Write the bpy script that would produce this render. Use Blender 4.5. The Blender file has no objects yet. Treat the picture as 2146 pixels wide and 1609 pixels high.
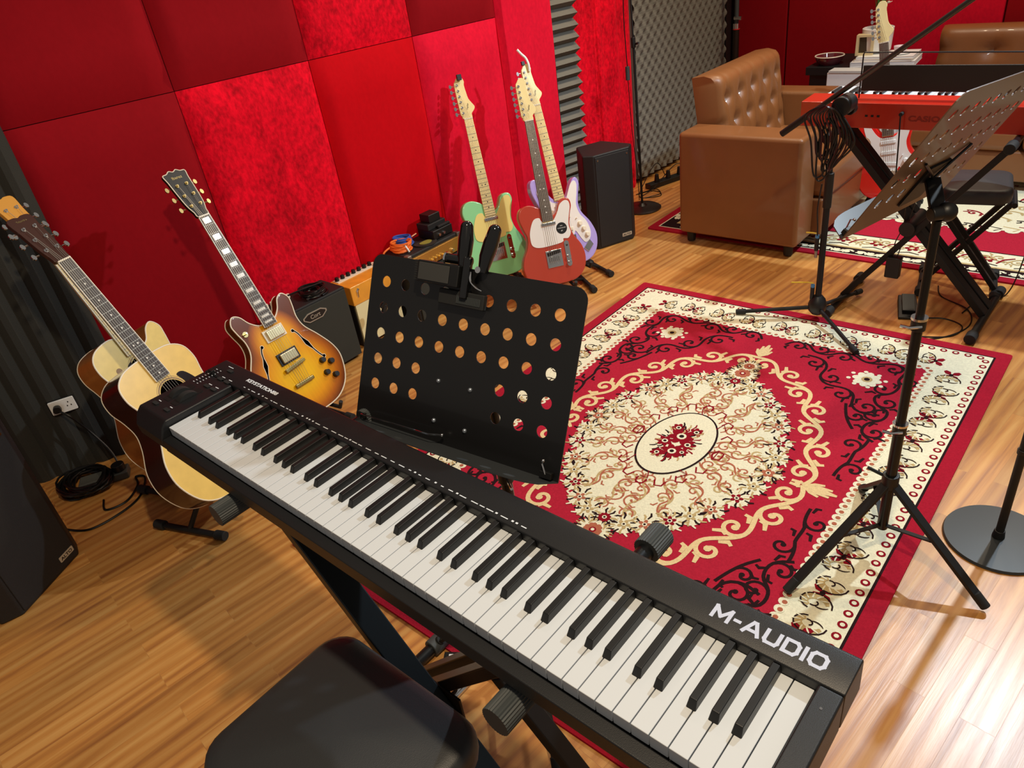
import bpy, bmesh, math, random
from mathutils import Vector, Matrix, noise
random.seed(7)
SC = bpy.context.scene
COL = SC.collection
PI = math.pi
V = Vector
def R(d): return math.radians(d)

# ------------------------------------------------------------------ camera
cam_d = bpy.data.cameras.new('camera')
cam_d.sensor_fit = 'HORIZONTAL'; cam_d.sensor_width = 36.0
cam_d.lens = 1526.57 / 2146 * 36.0
cam_d.clip_start = 0.02
cam = bpy.data.objects.new('camera', cam_d); COL.objects.link(cam); SC.camera = cam
CR, CD, CF = ((0.749582, 0.648453, -0.132798), (0.260644, -0.473584, -0.841299), (-0.608434, 0.596009, -0.524005))
CP = (1.3701, -0.37965, 1.6004)
cam.matrix_world = Matrix(((CR[0], -CD[0], -CF[0], CP[0]), (CR[1], -CD[1], -CF[1], CP[1]), (CR[2], -CD[2], -CF[2], CP[2]), (0, 0, 0, 1)))

# ------------------------------------------------------------------ world, lights, exposure
SC.view_settings.view_transform = 'Standard'
SC.view_settings.look = 'None'
SC.view_settings.exposure = 0.0
SC.view_settings.gamma = 1.0
SC.view_settings.use_curve_mapping = False
w = bpy.data.worlds.new('ambient_fill'); SC.world = w; w.use_nodes = True
w.node_tree.nodes['Background'].inputs[0].default_value = (1.0, 0.90, 0.80, 1)
w.node_tree.nodes['Background'].inputs[1].default_value = 0.21  # added ambient fill; enters where ceiling and near walls are left out

def lamp(name, loc, target, power, color, size, spot=None, blend=0.5):
    if spot:
        d = bpy.data.lights.new(name, 'SPOT'); d.spot_size = R(spot); d.spot_blend = blend; d.shadow_soft_size = size
    else:
        d = bpy.data.lights.new(name, 'AREA'); d.shape = 'DISK'; d.size = size
    d.energy = power; d.color = color
    o = bpy.data.objects.new(name, d); COL.objects.link(o)
    o.location = loc
    o.rotation_euler = (V(target) - V(loc)).to_track_quat('-Z', 'Y').to_euler()
    return o
WARM = (1.0, 0.80, 0.56); COOL = (0.78, 0.90, 1.0)
lamp('downlight', (1.22, 0.10, 2.72), (-0.3, 0.45, 0), 125, WARM, 0.05, 100, 0.55)
lamp('downlight', (1.38, 3.05, 2.72), (1.25, 1.8, 0), 240, COOL, 0.035, 150, 0.5)
lamp('downlight', (-0.40, 2.85, 2.72), (-1.25, 1.9, 0), 88, WARM, 0.08, 125, 0.6)
lamp('downlight', (0.0, 4.2, 2.72), (-0.2, 4.0, 0), 80, WARM, 0.09, 120, 0.6)
lamp('downlight', (1.2, 4.6, 2.72), (1.0, 4.4, 0), 40, WARM, 0.09, 120, 0.6)

# ------------------------------------------------------------------ helpers
def lin(h):
    if isinstance(h, tuple): return h if len(h) == 4 else (*h, 1)
    h = h.lstrip('#'); o = []
    for i in (0, 2, 4):
        c = int(h[i:i+2], 16) / 255
        o.append(c / 12.92 if c <= 0.04045 else ((c + 0.055) / 1.055) ** 2.4)
    return (*o, 1)
MATS = {}
def mat(name, color, rough=0.5, metal=0.0, spec=0.5, coat=0.0, sheen=0.0, noise_amt=0.0, noise_scale=40, bump=0.0, bump_scale=200, emit=None):
    if name in MATS: return MATS[name]
    m = bpy.data.materials.new(name); m.use_nodes = True; nt = m.node_tree
    b = nt.nodes['Principled BSDF']
    b.inputs['Base Color'].default_value = lin(color)
    b.inputs['Roughness'].default_value = rough
    b.inputs['Metallic'].default_value = metal
    b.inputs['Specular IOR Level'].default_value = spec
    b.inputs['Coat Weight'].default_value = coat
    b.inputs['Coat Roughness'].default_value = 0.06
    if sheen:
        b.inputs['Sheen Weight'].default_value = sheen
        b.inputs['Sheen Roughness'].default_value = 0.4
        b.inputs['Sheen Tint'].default_value = lin(color)
    if noise_amt or bump:
        tc = nt.nodes.new('ShaderNodeTexCoord')
    if noise_amt:
        n = nt.nodes.new('ShaderNodeTexNoise'); n.inputs['Scale'].default_value = noise_scale; n.inputs['Detail'].default_value = 4
        nt.links.new(tc.outputs['Object'], n.inputs['Vector'])
        mr = nt.nodes.new('ShaderNodeMapRange'); mr.inputs[1].default_value = 0.3; mr.inputs[2].default_value = 0.7
        mr.inputs[3].default_value = 1 - noise_amt; mr.inputs[4].default_value = 1 + noise_amt
        nt.links.new(n.outputs['Fac'], mr.inputs[0])
        mx = nt.nodes.new('ShaderNodeVectorMath'); mx.operation = 'SCALE'
        mx.inputs[0].default_value = lin(color)[:3]
        nt.links.new(mr.outputs[0], mx.inputs['Scale'])
        nt.links.new(mx.outputs[0], b.inputs['Base Color'])
    if bump:
        n2 = nt.nodes.new('ShaderNodeTexNoise'); n2.inputs['Scale'].default_value = bump_scale; n2.inputs['Detail'].default_value = 3
        nt.links.new(tc.outputs['Object'], n2.inputs['Vector'])
        bp = nt.nodes.new('ShaderNodeBump'); bp.inputs['Strength'].default_value = bump; bp.inputs['Distance'].default_value = 0.004
        nt.links.new(n2.outputs['Fac'], bp.inputs['Height']); nt.links.new(bp.outputs[0], b.inputs['Normal'])
    if emit:
        b.inputs['Emission Color'].default_value = lin(emit); b.inputs['Emission Strength'].default_value = 1
    MATS[name] = m
    return m

def perp(d):
    d = d.normalized()
    a = V((0, 0, 1)) if abs(d.z) < 0.9 else V((1, 0, 0))
    u = d.cross(a).normalized(); return u, d.cross(u).normalized()

class MB:
    """gathers shapes into one mesh"""
    def __init__(s): s.v = []; s.f = []; s.mi = []
    def add(s, vs, fs, mi=0):
        o = len(s.v); s.v += [tuple(x) for x in vs]
        for f in fs: s.f.append(tuple(i + o for i in f)); s.mi.append(mi)
        return s
    def box(s, c, sz, M=None, mi=0, taper=(1, 1)):
        hx, hy, hz = sz[0] / 2, sz[1] / 2, sz[2] / 2; vs = []
        for z, t in ((-hz, (1, 1)), (hz, taper)):
            for x, y in ((-hx, -hy), (hx, -hy), (hx, hy), (-hx, hy)):
                p = V((x * t[0], y * t[1], z))
                p = (M @ p if M is not None else p) + V(c); vs.append(p)
        return s.add(vs, [(3, 2, 1, 0), (4, 5, 6, 7), (0, 1, 5, 4), (1, 2, 6, 5), (2, 3, 7, 6), (3, 0, 4, 7)], mi)
    def bx(s, a, b, mi=0):
        return s.box([(a[i] + b[i]) / 2 for i in range(3)], [abs(b[i] - a[i]) for i in range(3)], None, mi)
    def beam(s, a, b, wd, ht, up=(0, 0, 1), mi=0):
        a, b = V(a), V(b); d = (b - a).normalized(); sd = d.cross(V(up)).normalized(); u = sd.cross(d)
        vs = []
        for p in (a, b):
            for i, j in ((-1, -1), (1, -1), (1, 1), (-1, 1)): vs.append(p + sd * i * wd / 2 + u * j * ht / 2)
        return s.add(vs, [(3, 2, 1, 0), (4, 5, 6, 7), (0, 1, 5, 4), (1, 2, 6, 5), (2, 3, 7, 6), (3, 0, 4, 7)], mi)
    def cyl(s, a, b, r, r2=None, n=16, mi=0):
        a, b = V(a), V(b); r2 = r if r2 is None else r2; u, w_ = perp(b - a)
        vs = []
        for p, rr in ((a, r), (b, r2)):
            for k in range(n):
                t = 2 * PI * k / n; vs.append(p + (u * math.cos(t) + w_ * math.sin(t)) * rr)
        fs = [(k, (k + 1) % n, n + (k + 1) % n, n + k) for k in range(n)]
        fs += [tuple(range(n))[::-1], tuple(range(n, 2 * n))]
        return s.add(vs, fs, mi)
    def tube(s, pts, r, n=8, mi=0, closed=False):
        pts = [V(p) for p in pts]; N = len(pts); vs = []; u = None
        for i, p in enumerate(pts):
            if closed: d = pts[(i + 1) % N] - pts[i - 1]
            else: d = pts[min(i + 1, N - 1)] - pts[max(i - 1, 0)]
            if d.length < 1e-9: d = V((0, 0, 1))
            d.normalize()
            if u is None: u, _ = perp(d)
            u = (u - d * u.dot(d))
            if u.length < 1e-6: u, _ = perp(d)
            u.normalize(); w_ = d.cross(u)
            rr = r[i] if isinstance(r, (list, tuple)) else r
            for k in range(n):
                t = 2 * PI * k / n; vs.append(p + (u * math.cos(t) + w_ * math.sin(t)) * rr)
        fs = []
        for i in range(N if closed else N - 1):
            j = (i + 1) % N
            for k in range(n): fs.append((i * n + k, i * n + (k + 1) % n, j * n + (k + 1) % n, j * n + k))
        if not closed: fs += [tuple(range(n))[::-1], tuple(range((N - 1) * n, N * n))]
        return s.add(vs, fs, mi)
    def lathe(s, prof, c=(0, 0, 0), M=None, n=32, mi=0):
        vs = []
        for r, z in prof:
            for k in range(n):
                t = 2 * PI * k / n; p = V((r * math.cos(t), r * math.sin(t), z)); p = (M @ p if M is not None else p) + V(c); vs.append(p)
        fs = []
        for i in range(len(prof) - 1):
            for k in range(n): fs.append((i * n + k, i * n + (k + 1) % n, (i + 1) * n + (k + 1) % n, (i + 1) * n + k))
        fs += [tuple(range(n))[::-1], tuple(range((len(prof) - 1) * n, len(prof) * n))]
        return s.add(vs, fs, mi)
    def prism(s, out, z0, z1, mi=0, M=None):
        n = len(out); vs = [V((x, y, z0)) for x, y in out] + [V((x, y, z1)) for x, y in out]
        if M is not None: vs = [M @ v for v in vs]
        return s.add(vs, [tuple(range(n))[::-1], tuple(range(n, 2 * n))] + [(k, (k + 1) % n, n + (k + 1) % n, n + k) for k in range(n)], mi)
    def sphere(s, c, r, n=12, mi=0, sc=(1, 1, 1)):
        prof = [(max(1e-5, r * math.cos(t)), r * math.sin(t)) for t in [(-PI / 2 + PI * i / n) for i in range(n + 1)]]
        return s.lathe(prof, c, Matrix.Diagonal(V(sc)).to_3x3(), 2 * n, mi)
    def xf(s, M):
        s.v = [tuple(M @ V(p)) for p in s.v]; return s
    def build(s, name, mats, parent=None, smooth=False, bevel=0, seg=2, label=None, solid=0):
        me = bpy.data.meshes.new(name); me.from_pydata(s.v, [], s.f)
        if not isinstance(mats, (list, tuple)): mats = [mats]
        for m in mats: me.materials.append(m)
        if len(mats) > 1: me.polygons.foreach_set('material_index', s.mi)
        bm = bmesh.new(); bm.from_mesh(me); bmesh.ops.recalc_face_normals(bm, faces=bm.faces); bm.to_mesh(me); bm.free()
        if smooth:
            me.polygons.foreach_set('use_smooth', [True] * len(me.polygons))
            try: me.set_sharp_from_angle(angle=R(40))
            except Exception: pass
        me.update()
        o = bpy.data.objects.new(name, me); COL.objects.link(o)
        if parent: o.parent = parent
        if bevel:
            b = o.modifiers.new('bevel', 'BEVEL'); b.width = bevel; b.segments = seg; b.limit_method = 'ANGLE'; b.angle_limit = R(40)
            b.harden_normals = True
            me.polygons.foreach_set('use_smooth', [True] * len(me.polygons))
            try: me.set_sharp_from_angle(angle=R(28))
            except Exception: pass
        if label: o['label'] = label
        return o

def tag(o, label, cat, group=None, kind=None):
    if kind: o['kind'] = kind
    if label: o['label'] = label
    if cat: o['category'] = cat
    if group: o['group'] = group
    return o
def thing(name, label, cat, loc=(0, 0, 0), rz=0, group=None, M=None):
    o = bpy.data.objects.new(name, None); COL.objects.link(o); o.empty_display_size = 0.05
    if M is not None: o.matrix_world = M
    else: o.location = loc; o.rotation_euler = (0, 0, rz)
    return tag(o, label, cat, group)
def structure(o): o['kind'] = 'structure'; return o

def copy_tree(o, parent=None):
    c = o.copy(); COL.objects.link(c); c.parent = parent
    for ch in list(o.children): copy_tree(ch, c)
    return c

def spline(pts, closed=True, n=8):
    N = len(pts); out = []; D_ = len(pts[0])
    rng = range(N if closed else N - 1)
    for i in rng:
        if closed: p = [pts[(i + k) % N] for k in (-1, 0, 1, 2)]
        else: p = [pts[max(0, min(N - 1, i + k))] for k in (-1, 0, 1, 2)]
        for k in range(n):
            t = k / n; t2 = t * t; t3 = t2 * t
            out.append(tuple(0.5 * (2 * p[1][d] + (p[2][d] - p[0][d]) * t + (2 * p[0][d] - 5 * p[1][d] + 4 * p[2][d] - p[3][d]) * t2 + (3 * p[1][d] - p[0][d] - 3 * p[2][d] + p[3][d]) * t3) for d in range(D_)))
    if not closed: out.append(tuple(pts[-1]))
    return out
def rrect(x0, y0, x1, y1, r, n=5):
    o = []
    for cx_, cy_, a in ((x1 - r, y0 + r, -90), (x1 - r, y1 - r, 0), (x0 + r, y1 - r, 90), (x0 + r, y0 + r, 180)):
        for k in range(n + 1):
            t = R(a + 90 * k / n); o.append((cx_ + r * math.cos(t), cy_ + r * math.sin(t)))
    return o
def circle(cx_, cy_, r, n=20, ry=None):
    ry = ry or r
    return [(cx_ + r * math.cos(2 * PI * k / n), cy_ + ry * math.sin(2 * PI * k / n)) for k in range(n)]
def inset(out, d):
    """moves a closed outline inward by d (counter-clockwise outline)"""
    n = len(out); res = []
    for i in range(n):
        a, b, c = V(out[i - 1]), V(out[i]), V(out[(i + 1) % n])
        e1 = (b - a); e2 = (c - b)
        n1 = V((-e1.y, e1.x)).normalized() if e1.length > 1e-9 else V((0, 0)); n2 = V((-e2.y, e2.x)).normalized() if e2.length > 1e-9 else V((0, 0))
        m = n1 + n2
        m = m.normalized() if m.length > 1e-6 else n1
        res.append((b.x + m.x * d, b.y + m.y * d))
    return res
def plate_holes(name, outer, holes, thick, m, parent, M=None):
    """flat sheet with real holes, given thickness"""
    bm = bmesh.new(); edges = []
    for loop in [outer] + holes:
        vs = [bm.verts.new((x, y, 0)) for x, y in loop]
        for i in range(len(vs)): edges.append(bm.edges.new((vs[i - 1], vs[i])))
    bmesh.ops.triangle_fill(bm, use_beauty=True, use_dissolve=False, edges=edges, normal=(0, 0, 1))
    bmesh.ops.recalc_face_normals(bm, faces=bm.faces)
    me = bpy.data.meshes.new(name); bm.to_mesh(me); bm.free(); me.materials.append(m)
    o = bpy.data.objects.new(name, me); COL.objects.link(o); o.parent = parent
    if M is not None: o.matrix_local = M
    sd = o.modifiers.new('thickness', 'SOLIDIFY'); sd.thickness = thick; sd.offset = 0
    return o
def text(name, body, size, M, m, parent, sx=1.0, ext=0.0003, align='LEFT', bold=0.0, space=1.0):
    cu = bpy.data.curves.new(name, 'FONT'); cu.body = body; cu.size = size; cu.extrude = ext; cu.align_x = align
    cu.offset = bold; cu.resolution_u = 4; cu.space_character = space
    t = bpy.data.objects.new(name, cu); COL.objects.link(t)
    dg = bpy.context.evaluated_depsgraph_get()
    me = bpy.data.meshes.new_from_object(t.evaluated_get(dg)); bpy.data.objects.remove(t)
    me.transform(Matrix.Diagonal((sx, 1, 1, 1))); me.transform(M); me.materials.clear(); me.materials.append(m)
    o = bpy.data.objects.new(name, me); COL.objects.link(o); o.parent = parent
    return o
def frame(o, x, y, z=None):
    x = V(x).normalized(); y = V(y).normalized(); z = x.cross(y).normalized() if z is None else V(z)
    y = z.cross(x)
    return Matrix(((x.x, y.x, z.x, o[0]), (x.y, y.y, z.y, o[1]), (x.z, y.z, z.z, o[2]), (0, 0, 0, 1)))
def ground_cable(path, r=0.003, z=None, n=8, wob=0):
    p3 = [(x, y, (z if z is not None else r)) if len(q) == 2 else q for q in path for x, y in [q[:2]]]
    return spline(p3, False, n)
# ------------------------------------------------------------------ materials
BLACK = mat('black_plastic', '#101010', 0.45)
MATTE = mat('black_matte_metal', '#141414', 0.55, 0.0, 0.4)
SATIN = mat('black_satin_metal', '#16181a', 0.32, 0.3)
RUBBER = mat('black_rubber', '#1a1b1b', 0.75)
GREYCAP = mat('grey_rubber', '#3c4142', 0.6)
CHROME = mat('chrome', '#e6e6e6', 0.12, 1.0)
GOLD = mat('gold_metal', '#d8c48a', 0.25, 1.0)
WHITE = mat('white_plastic', '#f2f2ee', 0.35)
CREAM = mat('cream_plastic', '#f0e6cf', 0.35)
CABLE = mat('cable_rubber', '#0c0c0c', 0.38)
IVORY = mat('white_key_plastic', '#cdd2d6', 0.3)
MAPLE = mat('maple_wood', '#f3dc9c', 0.3, coat=0.4, noise_amt=0.06, noise_scale=14)
ROSEWOOD = mat('rosewood', '#4a3b33', 0.45, noise_amt=0.2, noise_scale=60)
PEARL = mat('pearl_inlay', '#f4f2ea', 0.2)

def velvet(name, color, rough_amt, sheen, bump, crush=0.35, scale=9):
    m = bpy.data.materials.new(name); m.use_nodes = True; nt = m.node_tree; N = nt.nodes; L = nt.links
    b = N['Principled BSDF']; b.inputs['Roughness'].default_value = 0.85; b.inputs['Specular IOR Level'].default_value = 0.12
    b.inputs['Sheen Weight'].default_value = sheen; b.inputs['Sheen Roughness'].default_value = 0.35; b.inputs['Sheen Tint'].default_value = lin('#ff5068')
    tc = N.new('ShaderNodeTexCoord')
    mp = N.new('ShaderNodeMapping'); mp.inputs['Scale'].default_value = (1.0, 1.0, 0.6); L.new(tc.outputs['Object'], mp.inputs[0])
    n1 = N.new('ShaderNodeTexNoise'); n1.inputs['Scale'].default_value = scale; n1.inputs['Detail'].default_value = 6; n1.inputs['Roughness'].default_value = 0.65; n1.inputs['Distortion'].default_value = 0.6
    L.new(mp.outputs[0], n1.inputs['Vector'])
    n2 = N.new('ShaderNodeTexNoise'); n2.inputs['Scale'].default_value = 70; n2.inputs['Detail'].default_value = 4; L.new(mp.outputs[0], n2.inputs['Vector'])
    mx = N.new('ShaderNodeMath'); mx.operation = 'MULTIPLY_ADD'; mx.inputs[1].default_value = 0.5; L.new(n2.outputs['Fac'], mx.inputs[0])
    hm = N.new('ShaderNodeMath'); hm.operation = 'MULTIPLY'; hm.inputs[1].default_value = 0.5; L.new(n1.outputs['Fac'], hm.inputs[0]); L.new(hm.outputs[0], mx.inputs[2])
    mr = N.new('ShaderNodeMapRange'); mr.inputs[1].default_value = 0.36; mr.inputs[2].default_value = 0.64; mr.inputs[3].default_value = 1 - crush; mr.inputs[4].default_value = 1 + crush
    L.new(mx.outputs[0], mr.inputs[0])
    sc = N.new('ShaderNodeVectorMath'); sc.operation = 'SCALE'; sc.inputs[0].default_value = lin(color)[:3]; L.new(mr.outputs[0], sc.inputs['Scale'])
    L.new(sc.outputs[0], b.inputs['Base Color'])
    bp = N.new('ShaderNodeBump'); bp.inputs['Strength'].default_value = bump; bp.inputs['Distance'].default_value = 0.01
    L.new(mx.outputs[0], bp.inputs['Height']); L.new(bp.outputs[0], b.inputs['Normal'])
    return m
VEL_DARK = velvet('velvet_smooth_red_shade', '#920a16', 0, 0.12, 0.05, 0.05)  # these reds carry in their colour how each panel's nap catches light
VEL_MID = velvet('velvet_smooth_red', '#c40010', 0, 0.15, 0.05, 0.06)
VEL_ROSE = velvet('velvet_smooth_red_sheen', '#d81030', 0, 0.25, 0.08, 0.12)
VEL_CRUSH = velvet('velvet_crushed_red_sheen', '#dc0622', 0, 0.35, 0.5, 0.42)
VEL_BACK = VEL_DARK  # dim back wall: its shade is put in with the darker tone
FOAM = mat('acoustic_foam', '#77746c', 0.95, spec=0.1, bump=0.3, bump_scale=400)
FOAM_DARK = mat('acoustic_foam_charcoal', '#3b3a36', 0.95, spec=0.1, bump=0.3, bump_scale=400)

def floor_mat():
    m = bpy.data.materials.new('laminate_wood_floor'); m.use_nodes = True; nt = m.node_tree; N = nt.nodes; L = nt.links
    b = N['Principled BSDF']
    tc = N.new('ShaderNodeTexCoord')
    mp = N.new('ShaderNodeMapping'); mp.inputs['Rotation'].default_value = (0, 0, R(-84)); L.new(tc.outputs['Object'], mp.inputs[0])   # planks run away from the camera
    br = N.new('ShaderNodeTexBrick'); br.offset = 0.37; br.inputs['Scale'].default_value = 1.0
    br.inputs['Brick Width'].default_value = 0.62; br.inputs['Row Height'].default_value = 0.072; br.inputs['Mortar Size'].default_value = 0.0006; br.inputs['Mortar Smooth'].default_value = 0.3
    br.inputs['Color1'].default_value = (0, 0, 0, 1); br.inputs['Color2'].default_value = (1, 1, 1, 1); br.inputs['Mortar'].default_value = (0.2, 0.2, 0.2, 1); br.inputs['Bias'].default_value = 0
    L.new(mp.outputs[0], br.inputs['Vector'])
    # offset the grain per strip
    sx = N.new('ShaderNodeSeparateXYZ'); L.new(mp.outputs[0], sx.inputs[0])
    cb = N.new('ShaderNodeCombineXYZ')
    mu = N.new('ShaderNodeMath'); mu.operation = 'MULTIPLY'; mu.inputs[1].default_value = 7.0; L.new(br.outputs['Color'], mu.inputs[0])
    ad = N.new('ShaderNodeMath'); ad.operation = 'ADD'; L.new(sx.outputs['X'], ad.inputs[0]); L.new(mu.outputs[0], ad.inputs[1])
    L.new(ad.outputs[0], cb.inputs['X']); L.new(sx.outputs['Y'], cb.inputs['Y']); L.new(mu.outputs[0], cb.inputs['Z'])
    sc = N.new('ShaderNodeMapping'); sc.inputs['Scale'].default_value = (0.8, 13, 1); L.new(cb.outputs[0], sc.inputs[0])
    n1 = N.new('ShaderNodeTexNoise'); n1.inputs['Scale'].default_value = 1.6; n1.inputs['Detail'].default_value = 7; n1.inputs['Roughness'].default_value = 0.6; n1.inputs['Distortion'].default_value = 1.1
    L.new(sc.outputs[0], n1.inputs['Vector'])
    sc2 = N.new('ShaderNodeMapping'); sc2.inputs['Scale'].default_value = (0.45, 5, 1); L.new(cb.outputs[0], sc2.inputs[0])
    wv = N.new('ShaderNodeTexWave'); wv.wave_type = 'BANDS'; wv.bands_direction = 'Y'; wv.inputs['Scale'].default_value = 1.6; wv.inputs['Distortion'].default_value = 7; wv.inputs['Detail'].default_value = 3; wv.inputs['Detail Scale'].default_value = 0.8
    L.new(sc2.outputs[0], wv.inputs['Vector'])
    mxf = N.new('ShaderNodeMath'); mxf.operation = 'MULTIPLY_ADD'; mxf.inputs[1].default_value = 0.16; L.new(wv.outputs['Fac'], mxf.inputs[0])
    m7 = N.new('ShaderNodeMath'); m7.operation = 'MULTIPLY'; m7.inputs[1].default_value = 0.84; L.new(n1.outputs['Fac'], m7.inputs[0]); L.new(m7.outputs[0], mxf.inputs[2])
    cr = N.new('ShaderNodeValToRGB'); e = cr.color_ramp.elements
    e[0].position = 0.28; e[0].color = lin('#9c6030'); e[1].position = 0.70; e[1].color = lin('#dba65f')
    e2 = cr.color_ramp.elements.new(0.48); e2.color = lin('#c68843')
    L.new(mxf.outputs[0], cr.inputs[0])
    hv = N.new('ShaderNodeHueSaturation'); L.new(cr.outputs[0], hv.inputs['Color'])
    vr = N.new('ShaderNodeMapRange'); vr.inputs[3].default_value = 0.84; vr.inputs[4].default_value = 1.14; L.new(br.outputs['Color'], vr.inputs[0]); L.new(vr.outputs[0], hv.inputs['Value'])
    L.new(hv.outputs[0], b.inputs['Base Color'])
    b.inputs['Specular IOR Level'].default_value = 0.75
    rr = N.new('ShaderNodeMapRange'); rr.inputs[3].default_value = 0.46; rr.inputs[4].default_value = 0.27; L.new(mxf.outputs[0], rr.inputs[0]); L.new(rr.outputs[0], b.inputs['Roughness'])
    bp = N.new('ShaderNodeBump'); bp.inputs['Strength'].default_value = 0.35; bp.inputs['Distance'].default_value = 0.0012
    L.new(mxf.outputs[0], bp.inputs['Height']); L.new(bp.outputs[0], b.inputs['Normal'])
    st = N.new('ShaderNodeMapping'); st.inputs['Scale'].default_value = (3.5, 90, 1); L.new(cb.outputs[0], st.inputs[0])
    n3 = N.new('ShaderNodeTexNoise'); n3.inputs['Scale'].default_value = 2.2; n3.inputs['Detail'].default_value = 3; L.new(st.outputs[0], n3.inputs['Vector'])
    b2 = N.new('ShaderNodeBump'); b2.inputs['Strength'].default_value = 0.5; b2.inputs['Distance'].default_value = 0.0012
    L.new(n3.outputs['Fac'], b2.inputs['Height']); L.new(bp.outputs[0], b2.inputs['Normal'])
    b.inputs['Coat Weight'].default_value = 0.5; b.inputs['Coat Roughness'].default_value = 0.33; L.new(b2.outputs[0], b.inputs['Coat Normal'])
    return m

# ------------------------------------------------------------------ floor and walls
structure(MB().bx((-4, -3, -0.05), (4.5, 6, 0)).build('floor', floor_mat()))
wallpaint = mat('dark_wall_paint', '#2a0a10', 0.8)
WD = V((math.cos(R(80.75)), math.sin(R(80.75)), 0)); WN = V((WD.y, -WD.x, 0))     # left wall direction and inward normal
W0 = V((-1.5, 1.5, 0))
def wall_pt(s, off=0.0, z=0.0): return W0 + WD * s + WN * off + V((0, 0, z))
def wall_slab(a, b, z1, th, name):
    a, b = V(a), V(b); d = (b - a).normalized(); n = V((d.y, -d.x, 0))
    vs = [a, b, b - n * th, a - n * th]
    mb = MB().add([(p.x, p.y, 0) for p in vs] + [(p.x, p.y, z1) for p in vs], [(3, 2, 1, 0), (4, 5, 6, 7), (0, 1, 5, 4), (1, 2, 6, 5), (2, 3, 7, 6), (3, 0, 4, 7)])
    return structure(mb.build(name, wallpaint))
wall_slab(wall_pt(-3.6, -0.085), wall_pt(1.5, -0.085), 2.8, 0.1, 'wall_left')
wall_slab((-1.64, 2.98, 0), (-1.48, 5.45, 0), 2.8, 0.1, 'wall_left')
wall_slab((-1.7, 5.36, 0), (4.4, 5.36, 0), 2.8, 0.1, 'wall_back')

def pad_panel(s0, s1, z0, z1, th, m, label, wave=0.0):
    """upholstered velvet board fixed on the left wall"""
    n = 14; mb = MB(); w_ = s1 - s0; h_ = z1 - z0
    vs = []
    for j in range(n + 1):
        for i in range(n + 1):
            u, v = i / n, j / n
            e = min(u * w_, (1 - u) * w_, v * h_, (1 - v) * h_)
            d = -th * 0.42 * math.exp(-e / 0.012) + wave * noise.noise(V((u * 3 + s0 * 7, v * 5, z0)))
            p = W0 + WD * (s0 + u * w_) + WN * d + V((0, 0, z0 + v * h_)); vs.append(p)
    fs = [(j * (n + 1) + i, j * (n + 1) + i + 1, (j + 1) * (n + 1) + i + 1, (j + 1) * (n + 1) + i) for j in range(n) for i in range(n)]
    base = len(vs)
    cs = [(s0, z0), (s1, z0), (s1, z1), (s0, z1)]
    ring = [j * (n + 1) for j in range(0)]
    loop = [i for i in range(n + 1)] + [(j) * (n + 1) + n for j in range(1, n + 1)] + [n * (n + 1) + i for i in range(n - 1, -1, -1)] + [j * (n + 1) for j in range(n - 1, 0, -1)]
    back = []
    for k in loop:
        p = vs[k]; back.append(len(vs)); vs.append(p - WN * (th * 0.9 - 0.0) )
    L_ = len(loop)
    for k in range(L_): fs.append((loop[k], loop[(k + 1) % L_], back[(k + 1) % L_], back[k]))
    fs.append(tuple(back))
    mb.add(vs, fs)
    o = mb.build('velvet_wall_panel', m, smooth=True)
    tag(o, label, 'wall panel', 'red velvet panels on the left wall')
    return o
G_ = 0.0015
S = [-1.16, -0.525, 0.051, 0.584, 1.081, 1.45]
ZS = 1.249
low = [(VEL_DARK, 'dark-napped red velvet wall panel behind the sunburst guitar headstock, smooth and dark'),
       (VEL_CRUSH, 'bright crushed red velvet wall panel above the black amplifier, lower row'),
       (VEL_MID, 'smooth scarlet velvet wall panel behind the small black effects box stack, lower row'),
       (VEL_ROSE, 'bright-napped red velvet wall panel right behind the mint green guitar neck')]
up = [(VEL_DARK, 'dark smooth velvet panel filling the top left corner of the wall'),
      (VEL_DARK, 'dark-napped red velvet panel, second from the left in the upper row'),
      (VEL_CRUSH, 'bright crushed velvet panel, the bright one in the upper row'),
      (VEL_DARK, 'dark-napped red velvet panel above the mint green guitar, upper row')]
for i in range(4):
    pad_panel(S[i] + G_, S[i + 1] - G_, 0.02, ZS - G_, 0.075, low[i][0], low[i][1], 0.004 if i in (1, 3) else 0.001)
    pad_panel(S[i] + G_, S[i + 1] - G_, ZS + G_, 2.5, 0.075, up[i][0], up[i][1], 0.003)
pad_panel(S[4] + G_, S[5], 0.02, 2.5, 0.075, VEL_ROSE, 'tall narrow bright-napped velvet wall panel behind the lilac and red guitars', 0.008)

# left foam panel (vertical wedges) and the velvet board beside it
fd = V((math.cos(R(68)), math.sin(R(68)), 0)); fn = V((fd.y, -fd.x, 0)); f0 = V((-1.607, 0.179, 0))
def wedges_vertical(a, b, z0, z1, pitch, depth, name, m, label, cat):
    a, b = V(a), V(b); d = (b - a).normalized(); n = V((d.y, -d.x, 0)); Ln = (b - a).length; k = max(1, round(Ln / pitch)); p = Ln / k
    prof = [a - n * 0.02]
    for i in range(k):
        prof += [a + d * (i * p), a + d * ((i + 0.35) * p) + n * depth, a + d * ((i + 0.65) * p) + n * depth]
    prof += [b, b - n * 0.02]
    mb = MB().prism([(q.x, q.y) for q in prof], z0, z1)
    return tag(mb.build(name, m), label, cat)
fa = f0 + fd * -0.262
wedges_vertical(fa, f0 + fd * 0.182, 0.0, 2.3, 0.078, 0.014, 'ribbed_foam_board', FOAM_DARK, 'charcoal ribbed foam panel standing in the corner behind the acoustic guitars', 'foam panel')
bo = MB(); a_ = f0 + fd * -0.27; b_ = f0 + fd * -0.95
bo.beam((a_ + fn * 0.0).to_tuple()[:2] + (1.2,), (b_ + fn * 0.0).to_tuple()[:2] + (1.2,), 0.05, 2.4)
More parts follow.
